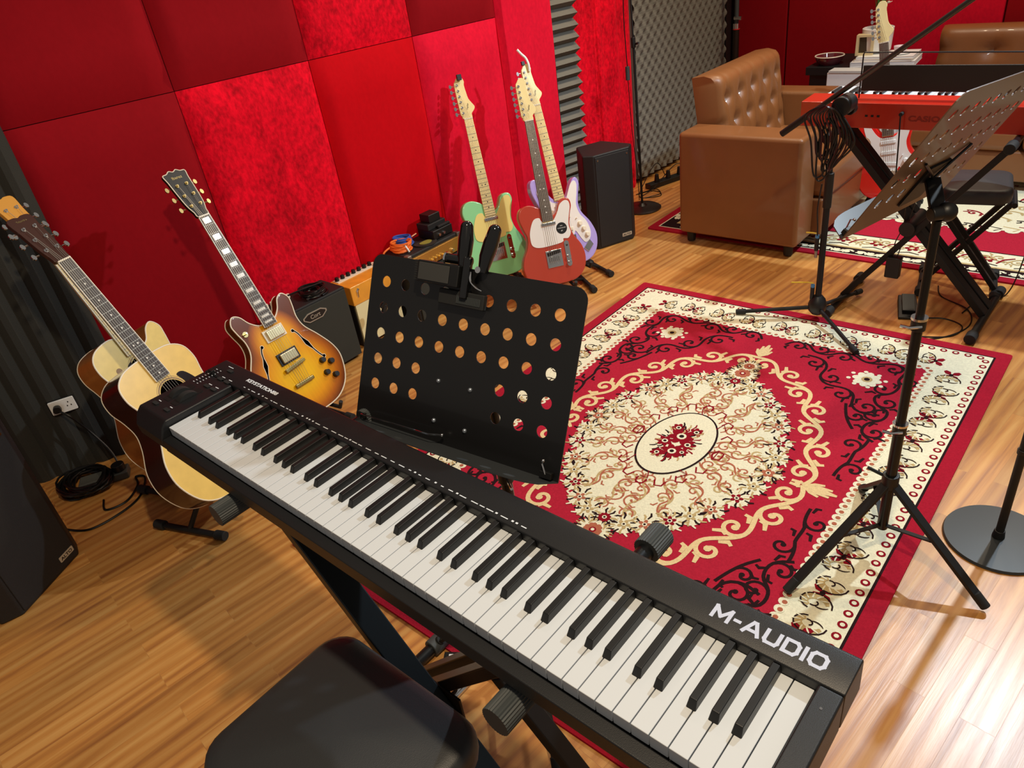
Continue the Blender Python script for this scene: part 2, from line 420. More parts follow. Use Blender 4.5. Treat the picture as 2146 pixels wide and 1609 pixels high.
tag(bo.build('velvet_wall_panel', VEL_DARK, bevel=0.008), 'strip of dark velvet panel at the left frame edge beside the ribbed foam', 'wall panel', 'red velvet panels on the left wall')

# wedge foam column right of the velvet panels (horizontal ridges)
def wedges_horizontal(a, b, z0, z1, pitch, depth, name, m, label):
    a, b = V(a), V(b); d = (b - a).normalized(); n = V((d.y, -d.x, 0)); k = round((z1 - z0) / pitch); p = (z1 - z0) / k
    prof = [(-0.02, z0)]
    for i in range(k): prof += [(0, z0 + i * p), (depth, z0 + (i + 0.45) * p)]
    prof += [(0, z1), (-0.02, z1)]
    vs = []
    for q in (a, b):
        for t, z in prof: vs.append((q.x + n.x * t, q.y + n.y * t, z))
    N_ = len(prof); fs = [tuple(range(N_)), tuple(range(2 * N_ - 1, N_ - 1, -1))] + [(i, (i + 1) % N_, N_ + (i + 1) % N_, N_ + i) for i in range(N_)]
    return tag(MB().add(vs, fs).build(name, m), label, 'foam panel')
wedges_horizontal((-1.50, 2.955, 0), (-1.435, 3.30, 0), 0.02, 2.5, 0.062, 0.045, 'wedge_foam_strip', FOAM, 'grey foam strip of horizontal wedges beside the velvet panels above the black speaker')
# gathered velvet column between the wedge strip and the pyramid foam
cur = []; a = V((-1.49, 3.31)); b = V((-1.425, 3.86)); d = (b - a); n = V((d.y, -d.x)).normalized()
for i in range(41):
    t = i / 40; cur.append(a + d * t + n * (0.05 * math.sin(PI * t) ** 0.6 + 0.006 * math.sin(t * 23) + 0.004 * math.sin(t * 51)))
pr = [(p.x, p.y) for p in cur] + [(b - n * 0.05).to_tuple(), (a - n * 0.05).to_tuple()]
tag(MB().prism(pr, 0.0, 2.5).build('velvet_column', VEL_CRUSH, smooth=True), 'rounded velvet covered pillar behind the thin microphone stand', 'wall panel')
# pyramid foam wall
mb = MB(); a = V((-1.42, 3.875, 0)); b = V((-1.40, 5.06, 0)); d = (b - a).normalized(); n = V((d.y, -d.x, 0)); Ln = (b - a).length
nu = 101; nz = 201; pu = Ln / (nu - 1); pz_ = 2.4 / (nz - 1)
vs = []; fs = []
for j in range(nz):
    for i in range(nu):
        o = len(vs)
        p = a + d * i * pu + n * (.011 + .011 * math.cos(2 * PI * i * pu / .082) * math.cos(2 * PI * j * pz_ / .082)); vs.append((p.x, p.y, 0.03 + j * pz_))
        if i < nu - 1 and j < nz - 1: fs.append((o, o + 1, o + nu + 1, o + nu))
mb.add(vs, fs); q = a - n * 0.03; q2 = b - n * 0.03
mb.beam(((a.x + q.x) / 2, (a.y + q.y) / 2, 1.23), ((b.x + q2.x) / 2, (b.y + q2.y) / 2, 1.23), 0.028, 2.4)
tag(mb.build('egg_crate_foam_board', FOAM), 'large grey egg-crate foam panel behind the left end of the leather sofa', 'foam panel')
tag(MB().bx((-1.46, 5.07, 0), (-1.39, 5.12, 2.5)).build('trim_1', MATTE), None, None, None, 'structure')
# back wall velvet panels
bx_ = [(-1.40, -1.02, VEL_BACK, 'red velvet panel toned dark for shade in the far corner behind the chrome banded stand'),
       (-1.015, -0.40, VEL_BACK, 'red velvet panel toned dark for shade behind the side table'),
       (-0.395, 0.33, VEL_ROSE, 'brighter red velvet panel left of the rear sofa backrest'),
       (0.335, 1.05, VEL_BACK, 'red velvet panel toned dark for shade above the rear sofa in the top right corner')]
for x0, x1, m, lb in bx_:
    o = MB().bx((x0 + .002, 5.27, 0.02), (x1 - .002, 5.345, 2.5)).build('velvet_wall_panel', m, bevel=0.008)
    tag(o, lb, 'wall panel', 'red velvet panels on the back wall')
# ------------------------------------------------------------------ keyboard controller (near)
KB_Z = 0.86
def keyboard_controller():
    t = thing('keyboard_controller', 'long black 88-key keyboard controller with white lettering across the foreground', 'keyboard', (0, 0, KB_Z))
    CASE = mat('keyboard_case_plastic', '#17181a', 0.42, bump=0.1, bump_scale=900)
    x0, x1 = -0.120, 1.252; top = 0.0145; yb = 0.208
    c = MB()
    # back section with a slope down to the keys
    prof = [(0.150, -0.03), (0.150, 0.004), (0.158, top), (yb - 0.004, top), (yb, top - 0.004), (yb + 0.004, -0.045), (0.150, -0.045)]
    prof = [(0.150, top - .001), (0.152, top)] + prof[3:]
    n = 0; vs = [(x, y, z) for x in (x0, x1) for y, z in prof]; n = len(prof)
    c.add(vs, [tuple(range(n)), tuple(range(2 * n - 1, n - 1, -1))] + [(i, (i + 1) % n, n + (i + 1) % n, n + i) for i in range(n)])
    c.bx((-0.002, -0.018, -0.047), (1.224, yb, -0.030))             # bottom
    c.bx((-0.002, -0.021, -0.047), (1.224, -0.0015, -0.019))        # front lip
    c.build('case', CASE, t, bevel=0.002)
    def cheek(xa, xb, front):
        pr = [(-0.020, -0.047), (-0.022, -0.02), (front, top - 0.012), (front + 0.012, top), (0.1496, top), (0.1496, -0.045)]
        m = MB(); nn = len(pr); vv = [(x, y, z) for x in (xa, xb) for y, z in pr]
        return m.add(vv, [tuple(range(nn)), tuple(range(2 * nn - 1, nn - 1, -1))] + [(i, (i + 1) % nn, nn + (i + 1) % nn, nn + i) for i in range(nn)])
    cheek(x0, -0.0025, -0.012).build('end_panel', CASE, t, bevel=0.004)
    cheek(1.2245, x1, -0.012).build('end_panel', CASE, t, bevel=0.003)
    for fx_ in (0.03, 0.33, 0.90, 1.19):
        for fy_ in (0.0, 0.185): MB().cyl((fx_, fy_, -.0585), (fx_, fy_, -.046), .011, n=14).build('rubber_foot', RUBBER, t)
    wk = MB().bx((0.0006, 0, -0.020), (0.0229, 0.1495, 0.0)).build('white_key', IVORY, t, bevel=0.0009)
    wk.data.name = 'white_key'
    for i in range(1, 52):
        k = wk.copy(); COL.objects.link(k); k.parent = t; k.location = (i * 0.0235, 0, 0)
    BK = mat('black_key_plastic', '#151515', 0.38)
    m = MB(); hw, ht = 0.0062, 0.0047
    m.add([(-hw, .051, -.002), (hw, .051, -.002), (hw, .1495, -.002), (-hw, .1495, -.002), (-ht, .058, .0115), (ht, .058, .0115), (ht, .1495, .0125), (-ht, .1495, .0125)],
          [(3, 2, 1, 0), (4, 5, 6, 7), (0, 1, 5, 4), (1, 2, 6, 5), (2, 3, 7, 6), (3, 0, 4, 7)])
    bk = m.build('black_key', BK, t, bevel=0.0012); first = True
    for i in range(51):
        step = (i - 2) % 7       # 0=C ... 6=B ; boundary right of white i
        off = {0: -0.0025, 1: 0.0025, 3: -0.003, 4: 0, 5: 0.003}.get(step)
        if off is None: continue
        k = bk if first else bk.copy()
        if not first: COL.objects.link(k); k.parent = t
        first = False; k.location = ((i + 1) * 0.0235 + off, 0, 0)
    PRINT = mat('white_print', '#dfe6ee', 0.5)
    SILVER = mat('silver_print', '#c3cbe0', 0.35)
    strokes = {'M': [[(0, 0), (0, 1), (.5, .22), (1, 1), (1, 0)]], '-': [[(0, .48), (1, .48)]], 'A': [[(0, 0), (.42, 1), (.58, 1), (1, 0)], [(.2, .28), (.8, .28)]],
               'U': [[(0, 1), (0, .2), (.14, 0), (.86, 0), (1, .2), (1, 1)]], 'D': [[(0, 0), (0, 1), (.78, 1), (1, .78), (1, .22), (.78, 0), (0, 0)]], 'I': [[(0, 0), (0, 1)]],
               'O': [[(.2, 0), (0, .22), (0, .78), (.2, 1), (.8, 1), (1, .78), (1, .22), (.8, 0), (.2, 0)]]}
    lm = MB(); lx = 1.0885; hh = .0178; sw = .0046; q = 0
    for ch, wl in (('M', .0195), ('-', .0055), ('A', .0180), ('U', .0152), ('D', .0152), ('I', .0), ('O', .0165)):
        for pl_ in strokes[ch]:
            for a, b in zip(pl_, pl_[1:]):
                A_ = V((lx + a[0] * wl, .1675 + a[1] * hh)); B_ = V((lx + b[0] * wl, .1675 + b[1] * hh)); d_ = (B_ - A_).normalized() * sw * .42; nn = V((-d_.y, d_.x)).normalized() * sw / 2; q += 1
                lm.prism([tuple(A_ - d_ - nn), tuple(B_ + d_ - nn), tuple(B_ + d_ + nn), tuple(A_ - d_ + nn)], top - .0004, top + .0004 + q * .000004)
        lx += wl + .0072
    lm.build('brand_lettering', SILVER, t)
    text('model_lettering', 'KEYSTATION88', 0.0125, Matrix.Translation((0.010, 0.176, top)), PRINT, t, sx=1.32, bold=0.0004)
    # rows of small printed legends above the keys
    q = MB(); rnd = random.Random(3); x = 0.03
    while x < 0.80:
        w_ = rnd.choice((0.004, 0.006, 0.010, 0.014)); hgt = 0.0016 if w_ > .004 else 0.003
        q.bx((x, 0.1585, top), (x + w_, 0.1585 + hgt, top + 0.0003)); x += w_ + rnd.choice((0.004, 0.007, 0.011))
    q.build('key_legends', PRINT, t)
    # left control area: wheels, slider, buttons
    for y in (0.075,):
        pass
    for xx in (-0.083, -0.050):
        MB().prism(rrect(xx - .012, .040, xx + .012, .104, .004), top - .002, top + .0006).build('wheel_slot', mat('slot_black', '#050505', 0.6), t)
        MB().cyl((xx - .008, .072, top - .016), (xx + .008, .072, top - .016), .0265, n=36).build('control_wheel', RUBBER, t, smooth=True)
    MB().bx((-0.093, .112, top), (-0.089, .176, top + .0004)).build('slider_slot', mat('slot_black', '#050505', 0.6), t)
    MB().bx((-0.099, .150, top), (-0.083, .158, top + .010)).build('slider_knob', BLACK, t, bevel=0.001)
    for by, bxx in ((.022, -.09), (.022, -.04), (.118, -.05), (.118, -.022), (.150, -.05), (.150, -.022), (.18, -.06)):
        MB().prism(rrect(bxx - .009, by - .004, bxx + .009, by + .004, .002), top, top + .0025).build('button', RUBBER, t, bevel=0.0006)
    q = MB()
    for k in range(9):
        q.bx((-.102, .113 + k * .007, top), (-.0965, .1145 + k * .007, top + .0003)); q.bx((-.0855, .113 + k * .007, top), (-.081, .1145 + k * .007, top + .0003))
    for a_, b_, w_ in ((-.096, .0315, .010), (-.046, .0315, .010), (-.056, .1255, .012), (-.028, .1255, .012), (-.056, .1575, .012), (-.028, .1575, .012), (-.085, .19, .02)):
        q.bx((a_, b_, top), (a_ + w_, b_ + .0017, top + .0003))
    q.build('panel_legends', PRINT, t)
    MB().cyl((1.2375, .122, top - .001), (1.2375, .122, top + .0004), .0016).build('screw', CHROME, t)
    return t
keyboard_controller()

# ------------------------------------------------------------------ X stand under the keyboard
def ribbed_cap(a, b, r, m, parent, name='rubber_cap'):
    a, b = V(a), V(b); u, w_ = perp(b - a); n = 60; out = []
    mb = MB(); vs = []
    for p in (a, b):
        for k in range(n):
            t = 2 * PI * k / n; rr = r * (1 + (0.0 if k % 2 else -0.06)); vs.append(p + (u * math.cos(t) + w_ * math.sin(t)) * rr)
    mb.add(vs, [(k, (k + 1) % n, n + (k + 1) % n, n + k) for k in range(n)] + [tuple(range(n))[::-1], tuple(range(n, 2 * n))])
    return mb.build(name, m, parent)
def x_stand_near():
    t = thing('keyboard_stand', 'black folding X stand carrying the long keyboard, with ribbed grey rubber caps', 'keyboard stand', (0.58, 0.05, 0))
    o = V((0.58, 0.05, 0))
    def L_(p): return V(p) - o
    zt = 0.788
    for x in (0.24, 0.92):
        MB().cyl(L_((x, -0.03, zt)), L_((x, 0.30, zt)), 0.0135).build('support_arm', SATIN, t, smooth=True)
        ribbed_cap(L_((x, -0.058, zt)), L_((x, 0.004, zt)), 0.0215, GREYCAP, t)
        ribbed_cap(L_((x, 0.285, zt)), L_((x, 0.33, zt)), 0.0215, GREYCAP, t)
    BLUE = mat('gunmetal_tube', '#1b2227', 0.4, 0.4)
    MB().beam(L_((0.24, .05, zt - .012)), L_((0.96, .05, .03)), .05, .026, (0, 0, 1)).build('leg', BLUE, t, bevel=.003)
    BR = mat('dark_bronze_tube', '#2b1f19', 0.4, 0.4)
    for y in (0.095, 0.165):
        MB().beam(L_((0.92, y, zt - .012)), L_((0.22, y, .03)), .03, .026, (0, 0, 1)).build('leg', BR, t, bevel=.003)
    MB().beam(L_((.72, .12, .53)), L_((1.0, .19, .02)), .036, .022).build('brace', MATTE, t, bevel=.003)
    MB().cyl(L_((.6, .03, .39)), L_((.6, .18, .39)), .009).build('pivot_bolt', CHROME, t, smooth=True)
    MB().bx(L_((.535, .075, .35)), L_((.64, .081, .43))).build('lock_plate', BR, t, bevel=.002)
    for x in (0.215, 0.965):
        MB().cyl(L_((x, -.10, .0215)), L_((x, .32, .0215)), .0165).build('foot_bar', SATIN, t, smooth=True)
        for a, b in ((-.12, -.07), (.30, .352)):
            MB().cyl(L_((x, a, .0225)), L_((x, b, .0225)), .0235, n=20).build('rubber_foot', GREYCAP, t, bevel=.003)
    return t
x_stand_near()

# ------------------------------------------------------------------ piano bench near
def cushion(parent, w_, d_, h_, z0, rad, m, puff=0.02, name='seat_cushion'):
    mb = MB(); n = 28; vs = []
    def sup(u, v):   # square to rounded square
        return u, v
    rings = [(1.0, 0.0), (1.012, .25), (1.012, .6), (.985, .85), (.94, .97), (.85, 1.0)]
    loops = []
    for s_, hh in rings:
        lp = rrect(-w_ / 2 * s_, -d_ / 2 * s_, w_ / 2 * s_, d_ / 2 * s_, rad * s_, 6); loops.append([(x, y, z0 + h_ * hh) for x, y in lp])
    N_ = len(loops[0])
    for s_ in (.6, .3): loops.append([(x / .85 * s_, y / .85 * s_, z0 + h_ + puff * (1 - s_ / .85) ** 0.8) for x, y, z in loops[5]])
    for lp in loops: vs += lp
    vs.append((0, 0, z0 + h_ + puff)); fs = [tuple(range(N_))[::-1]]
    for j in range(len(loops) - 1):
        for k in range(N_): fs.append((j * N_ + k, j * N_ + (k + 1) % N_, (j + 1) * N_ + (k + 1) % N_, (j + 1) * N_ + k))
    l = (len(loops) - 1) * N_
    for k in range(N_): fs.append((l + k, l + (k + 1) % N_, len(vs) - 1))
    mb.add(vs, fs); return mb.build(name, m, parent, smooth=True)
VINYL = mat('black_vinyl', '#303234', 0.45, bump=0.12, bump_scale=700)
def bench(name, label, loc, rz, w_, d_, zs, foot_x=0.19, group=None):
    t = thing(name, label, 'bench', loc, rz)
    MB().bx((-w_ / 2 + .02, -d_ / 2 + .02, zs - .012), (w_ / 2 - .02, d_ / 2 - .02, zs)).build('seat_board', BLACK, t, bevel=.003)
    cushion(t, w_, d_, .052, zs, .055, VINYL, .018)
    for s_ in (-1, 1):
        y = s_ * .055
        for sx in (-1, 1):
            MB().beam((sx * foot_x, y + sx * .012, zs - .02), (-sx * foot_x, y + sx * .012, .03), .024, .02).build('leg', MATTE, t, bevel=.002)
    for sx in (-1, 1):
        MB().cyl((sx * foot_x, -d_ / 2 + .02, .02), (sx * foot_x, d_ / 2 - .02, .02), .0125).build('foot_bar', MATTE, t, smooth=True)
        for sy in (-1, 1):
            MB().cyl((sx * foot_x, sy * (d_ / 2 - .05), .02), (sx * foot_x, sy * (d_ / 2 - .005), .02), .019).build('rubber_foot', RUBBER, t, bevel=.002)
        MB().cyl((sx * foot_x, -d_ / 2 + .06, zs - .024), (sx * foot_x, d_ / 2 - .06, zs - .024), .011).build('seat_rail', MATTE, t, smooth=True)
    return t
bench('keyboard_bench', 'black padded bench in the foreground pushed in front of the long keyboard', (0.602, -0.14, 0), R(1), 0.375, 0.315, 0.497)
bench('piano_bench', 'small black padded bench on folding legs behind the red digital piano', (0.765, 3.05, 0.0), R(12), 0.25, 0.29, 0.43, 0.14)

# ------------------------------------------------------------------ music stands
HOLES = []
def desk_holes():
    hs = []
    for i in range(9):
        for j in range(5):
            if j >= 3 and 3 <= i <= 5: continue
            hs.append(circle(-.203 + .0499 * i, .288 - .0518 * j, .0112, 20))
    return hs
def tripod(t, c, feet, hub_z, low_z, r, m, foot_m):
    """three leg tubes from a sliding hub, each with a thin brace"""
    for fx, fy in feet:
        MB().beam((c[0], c[1], hub_z), (fx, fy, .014), r * 2.2, r * 1.0).build('leg', m, t, bevel=.001)
        d = V((fx - c[0], fy - c[1], 0)); p = V((c[0], c[1], hub_z)).lerp(V((fx, fy, .014)), .52)
        MB().beam((c[0], c[1], low_z), p, .012, .004).build('brace', m, t)
        e = V((fx, fy, .014)); k = (e - V((c[0], c[1], hub_z))).normalized()
        MB().cyl(e - k * .03, e + k * .012, .0125, n=14).build('rubber_foot', foot_m, t, bevel=.002)
def music_desk(t, M, mdesk, clips=True):
    out = rrect(-.244, 0, .244, .34, .024)
    out = [(x, max(0.0, y)) for x, y in out]
    out = [p for p in out if not (p[1] < .024 and abs(p[0]) > .2)] ;
    i0 = next(i for i, p in enumerate(out) if p[1] > .02)
    out = [(-.244, 0), (.244, 0)] + [p for p in out]
    d = plate_holes('desk', out, desk_holes(), .0022, mdesk, t, M)
    # curved page shelf folded forward
    lip = []
    for k in range(25):
        u = -1 + 2 * k / 24; lip.append((u * .244, .056 * (1 - abs(u) ** 7) ** .6))
    mb = MB().prism([(-.244, 0)] + lip[1:-1] + [(.244, 0)], -.0011, .0011, M=M @ Matrix.Rotation(R(92), 4, 'X') )
    mb.build('page_shelf', mat('shelf_grey_metal', '#3d4144', .33, .2, .8), t)
    for x, y in ((-.043, .12), (.033, .119), (-.042, .042), (.033, .04)):
        MB().sphere(M @ V((x, y, .001)), .0048, 6, sc=(1, 1, 1)).build('rivet', mat('rivet_steel', '#a9b2bd', 0.3, 0.8), t, smooth=True)
    # bracket on the back
    MB().prism(rrect(-.06, .03, .05, .135, .01), -.006, -.0015, M=M).build('bracket', MATTE, t)
    for sx in ((-1, 1) if clips else ()):
        x = sx * .222
        MB().bx((x - .012, .004, .002), (x + .012, .016, .013)).xf(M).build('clip_holder', BLACK, t, bevel=.001)
        if sx < 0:
            a = [(x, .012, .012), (x + .012, .016, .024), (x + .19, .020, .026), (x + .212, .022, .012)]
        else:
            a = [(x, .012, .012), (x - .006, .030, .018), (x - .008, .034, .012)]
        MB().tube([M @ V(p) for p in a], .0016, 6).build('page_clip', CHROME, t, smooth=True)
        MB().sphere(M @ V(a[-1]), .0035, 5).build('clip_tip', CHROME, t, smooth=True)

DESK1 = mat('perforated_desk_black', '#131314', 0.38, coat=0.2)
r_ = V((0.991, 0.131, -0.023)); u_ = V((-0.039, 0.450, 0.892))
M1 = frame((0.4602, 0.3168, 0.7836), r_, u_)
t = thing('music_stand', 'black perforated music stand right behind the long keyboard with a clamp on its top edge', 'music stand', (0, 0, 0))
t.location = (0.47, 0.44, 0.01); T0 = Matrix.Translation((-0.47, -0.44, -0.01))
music_desk(t, T0 @ M1, DESK1)
kn = V((0, 0.012, 0.86))
MB().cyl((0, 0, .60), (0, .0, .855), .0095).build('upper_tube', SATIN, t, smooth=True)
MB().cyl((0, 0, .16), (0, 0, .62), .0125).build('lower_tube', SATIN, t, smooth=True)
MB().cyl((-.02, -.0, .865), (.02, -.0, .865), .017).build('tilt_knuckle', BLACK, t, bevel=.002)
MB().beam((0, -.0, .86), tuple((T0 @ M1) @ V((0, .085, -.008))), .03, .012).build('bracket_arm', BLACK, t, bevel=.002)
MB().cyl((0, 0, .605), (0, 0, .64), .017).build('collar', BLACK, t, bevel=.002)
MB().cyl((0, 0, .27), (0, 0, .31), .022).build('hub', BLACK, t, bevel=.002)
MB().tube([(.0, 0, .62), (.03, -.02, .62), (.05, -.035, .63)], .003, 6).build('thumb_screw', CHROME, t, smooth=True)
tripod(t, (0, 0), [(0.22, -.20), (-.26, -.12), (.03, .28)], .26, .13, .009, MATTE, RUBBER)

# phone clamp on the top edge
M = M1
t = thing('phone_clamp', 'black spring clamp with two rubber-tipped levers gripping the music stand top', 'clamp', M=M1 @ Matrix.Translation((-.02, .315, 0)))
GLOSS = mat('black_gloss_plastic', '#0c0c0d', 0.12, coat=0.5)
GREYPL = mat('dark_grey_plate', '#3a3a38', 0.5)
MB().bx((-.085, -.012, .006), (.012, .028, .03)).build('clamp_block', BLACK, t, bevel=.002)
MB().bx((-.080, -.008, .0295), (-.008, .024, .032)).build('face_plate', GREYPL, t, bevel=.001)
mb = MB()
for k in range(9): mb.bx((-.094, -.010 + k * .0043, .004), (-.086, -.0078 + k * .0043, .026))
mb.build('grip_teeth', RUBBER, t)
MB().bx((-.038, -.046, .004), (.066, -.018, .016)).build('jaw_pad', RUBBER, t, bevel=.002)
mb = MB()
for k in range(16): mb.bx((.006 + k * .0034, -.040, .0155), (.0076 + k * .0034, -.026, .0175))
mb.build('jaw_ribs', GREYCAP, t)
MB().bx((.014, -.03, .012), (.030, .045, .024)).build('spring_arm', GLOSS, t, bevel=.003)
MB().cyl((-.030, .038, .010), (.022, .038, .010), .009, n=20).build('pivot_barrel', GLOSS, t, smooth=True)
MB().cyl((-.034, .038, .010), (-.030, .038, .010), .012, n=20).build('barrel_collar', CHROME, t, smooth=True)
for xx, zz, tl in ((.004, .006, -.012), (.052, .004, .010)):
    MB().tube([(xx - tl * .2, .022, zz + .004), (xx, .050, zz + .002), (xx + tl * .3, .075, zz - .002), (xx + tl * .6, .098, zz - .004)], [.009, .0135, .0145, .012], 18).build('lever', GLOSS, t, smooth=True)
    MB().sphere((xx + tl * .6, .098, zz - .004), .0121, 10).build('lever_tip', GLOSS, t, smooth=True)
MB().cyl((.046, .026, .014), (.046, .026, .020), .006).build('rivet', CHROME, t, smooth=True)
MB().tube(spline([(.030, .02, .018), (.034, .004, .02), (.048, -.006, .02), (.060, -.010, .018)], False), .002, 6).build('wire_spring', CHROME, t, smooth=True)

# second stand
DESK2 = mat('perforated_desk_floor_reflection', '#5a3e2a', 0.42, coat=0.1)  # black desk; the brown paints in the wood floor's warm reflection
BLp, BRp, TRp, TLp = [V(p) for p in ((0.955, 1.585, 0.934), (0.886, 1.1, 0.972), (1.031, 1.098, 1.215), (1.1, 1.583, 1.177))]
M2 = frame(tuple((BLp + BRp) / 2), BRp - BLp, TLp - BLp)
t = thing('music_stand', 'tall black perforated music stand on the rug, tilted and seen from behind', 'music stand', (1.02, 1.27, 0.011)); T0 = Matrix.Translation((-1.02, -1.27, -0.011))
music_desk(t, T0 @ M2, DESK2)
MB().cyl((0, 0, .09), (0, 0, .42), .0135).build('lower_tube', SATIN, t, smooth=True)
MB().cyl((0, 0, .40), (0, 0, .72), .0115).build('middle_tube', SATIN, t, smooth=True)
MB().cyl((0, 0, .70), (0, 0, .96), .0095).build('upper_tube', SATIN, t, smooth=True)
for z in (.42, .715):
    MB().cyl((0, 0, z - .015), (0, 0, z + .015), .0165).build('collar', BLACK, t, bevel=.002)
    MB().cyl((0, 0, z + .012), (0, 0, z + .018), .018).build('collar_ring', CHROME, t, smooth=True)
    MB().tube([(0.01, -.012, z), (-.012, -.028, z), (-.03, -.034, z + .004)], .004, 6).build('thumb_screw', CHROME, t, smooth=True)
MB().cyl((-.012, -.014, .975), (.014, .016, .975), .015).build('tilt_knuckle', BLACK, t, bevel=.003)
MB().sphere((.012, .014, .975), .021, 8).build('tilt_knob', BLACK, t, smooth=True)
c_ = (T0 @ M2) @ V((.0, .10, -.012))
MB().beam((0, 0, .975), tuple(c_), .03, .014).build('bracket_arm', BLACK, t, bevel=.002)
for s_ in (-1, 1):
    MB().tube([c_, (T0 @ M2) @ V((s_ * .03, .12, -.01)), (T0 @ M2) @ V((s_ * .11, .16, -.004))], .003, 6).build('bracket_wire', BLACK, t)
MB().cyl((0, 0, .235), (0, 0, .275), .021).build('hub', BLACK, t, bevel=.003)
MB().tube([(0, 0, .26), (-.03, -.01, .275), (-.055, -.015, .285)], .0045, 6).build('thumb_screw', BLACK, t, smooth=True)
tripod(t, (0, 0), [(.883 - 1.02, 1.002 - 1.27), (1.287 - 1.02, 1.213 - 1.27), (.903 - 1.02, 1.49 - 1.27)], .255, .10, .011, MATTE, RUBBER)
# ------------------------------------------------------------------ guitars
def basis(psi, th, ro):
    n = V((math.cos(psi), math.sin(psi), 0)); z = V((0, 0, 1)); r = (-n).cross(z)
    u = z * math.cos(th) - n * math.sin(th); n2 = n * math.cos(th) + z * math.sin(th)
    return r * math.cos(ro) + u * math.sin(ro), u * math.cos(ro) - r * math.sin(ro), n2
def gM(pos, psi, th, ro):
    r, u, n = basis(R(psi), R(th), R(ro))
    return Matrix(((r.x, u.x, n.x, pos[0]), (r.y, u.y, n.y, pos[1]), (r.z, u.z, n.z, pos[2]), (0, 0, 0, 1)))
def sym(h): return h + [(-x, y) for x, y in reversed(h[1:-1])]
TELE = [(0, 0), (.09, .006), (.142, .045), (.16, .105), (.15, .165), (.118, .222), (.108, .27), (.118, .32), (.132, .36), (.125, .392), (.098, .400), (.072, .385), (.052, .345), (.03, .33),
        (0, .335), (-.03, .375), (-.08, .398), (-.122, .386), (-.140, .345), (-.128, .29), (-.115, .245), (-.127, .195), (-.152, .15), (-.163, .10), (-.145, .042), (-.09, .006)]
STRAT = [(0, 0), (.09, .006), (.142, .045), (.163, .115), (.145, .185), (.108, .245), (.10, .29), (.115, .345), (.130, .392), (.115, .420), (.088, .402), (.06, .355), (.032, .335), (0, .335),
         (-.03, .345), (-.052, .375), (-.075, .42), (-.102, .458), (-.130, .448), (-.138, .40), (-.12, .33), (-.108, .28), (-.12, .22), (-.152, .16), (-.160, .10), (-.140, .042), (-.09, .006)]
ES = [(0, 0), (.1, .008), (.17, .055), (.205, .135), (.2, .195), (.165, .262), (.13, .315), (.122, .36), (.132, .405), (.136, .440), (.116, .466), (.088, .455), (.066, .42), (.034, .395), (0, .395)]
ES = ES + [(-x, y) for x, y in reversed(ES[1:-1])]
DREAD = [(0, 0), (.1, .005), (.168, .045), (.2, .125), (.19, .2), (.15, .268), (.131, .318), (.135, .37), (.147, .42), (.138, .468), (.1, .496), (.05, .504), (0, .505)]
DREAD = DREAD + [(-x, y) for x, y in reversed(DREAD[1:-1])]
CUT = [(0, 0), (.1, .005), (.165, .045), (.195, .125), (.185, .2), (.148, .268), (.131, .318), (.137, .37), (.147, .42), (.150, .455), (.128, .482), (.098, .470), (.070, .435), (.034, .425), (0, .440),
       (-.03, .495), (-.1, .492), (-.138, .465), (-.147, .42), (-.137, .37), (-.131, .318), (-.148, .268), (-.185, .2), (-.195, .125), (-.165, .045), (-.1, .005)]
HEAD_F = [(-.021, 0), (.021, 0), (.024, .018), (.040, .034), (.046, .048), (.036, .066), (.024, .088), (.020, .12), (.018, .15), (.022, .168), (.012, .186), (-.008, .188), (-.022, .172), (-.030, .15), (-.031, .03), (-.026, .014)]
HEAD_3 = [(-.021, 0), (.021, 0), (.026, .02), (.035, .05), (.040, .10), (.043, .15), (.046, .178), (.028, .182), (.014, .190), (0, .184), (-.014, .190), (-.028, .182), (-.046, .178), (-.043, .15), (-.040, .10), (-.035, .05), (-.026, .02)]
HEAD_A = [(-.022, 0), (.022, 0), (.028, .02), (.034, .06), (.037, .12), (.040, .168), (.015, .176), (0, .172), (-.015, .176), (-.040, .168), (-.037, .12), (-.034, .06), (-.028, .02)]
STRING = mat('steel_string', '#cfcac0', 0.3, 1.0)
FRET = mat('fret_wire', '#8d867a', 0.4, 0.8)
def fret_y(nut, scale, k): return nut - scale * (1 - 2 ** (-k / 12))

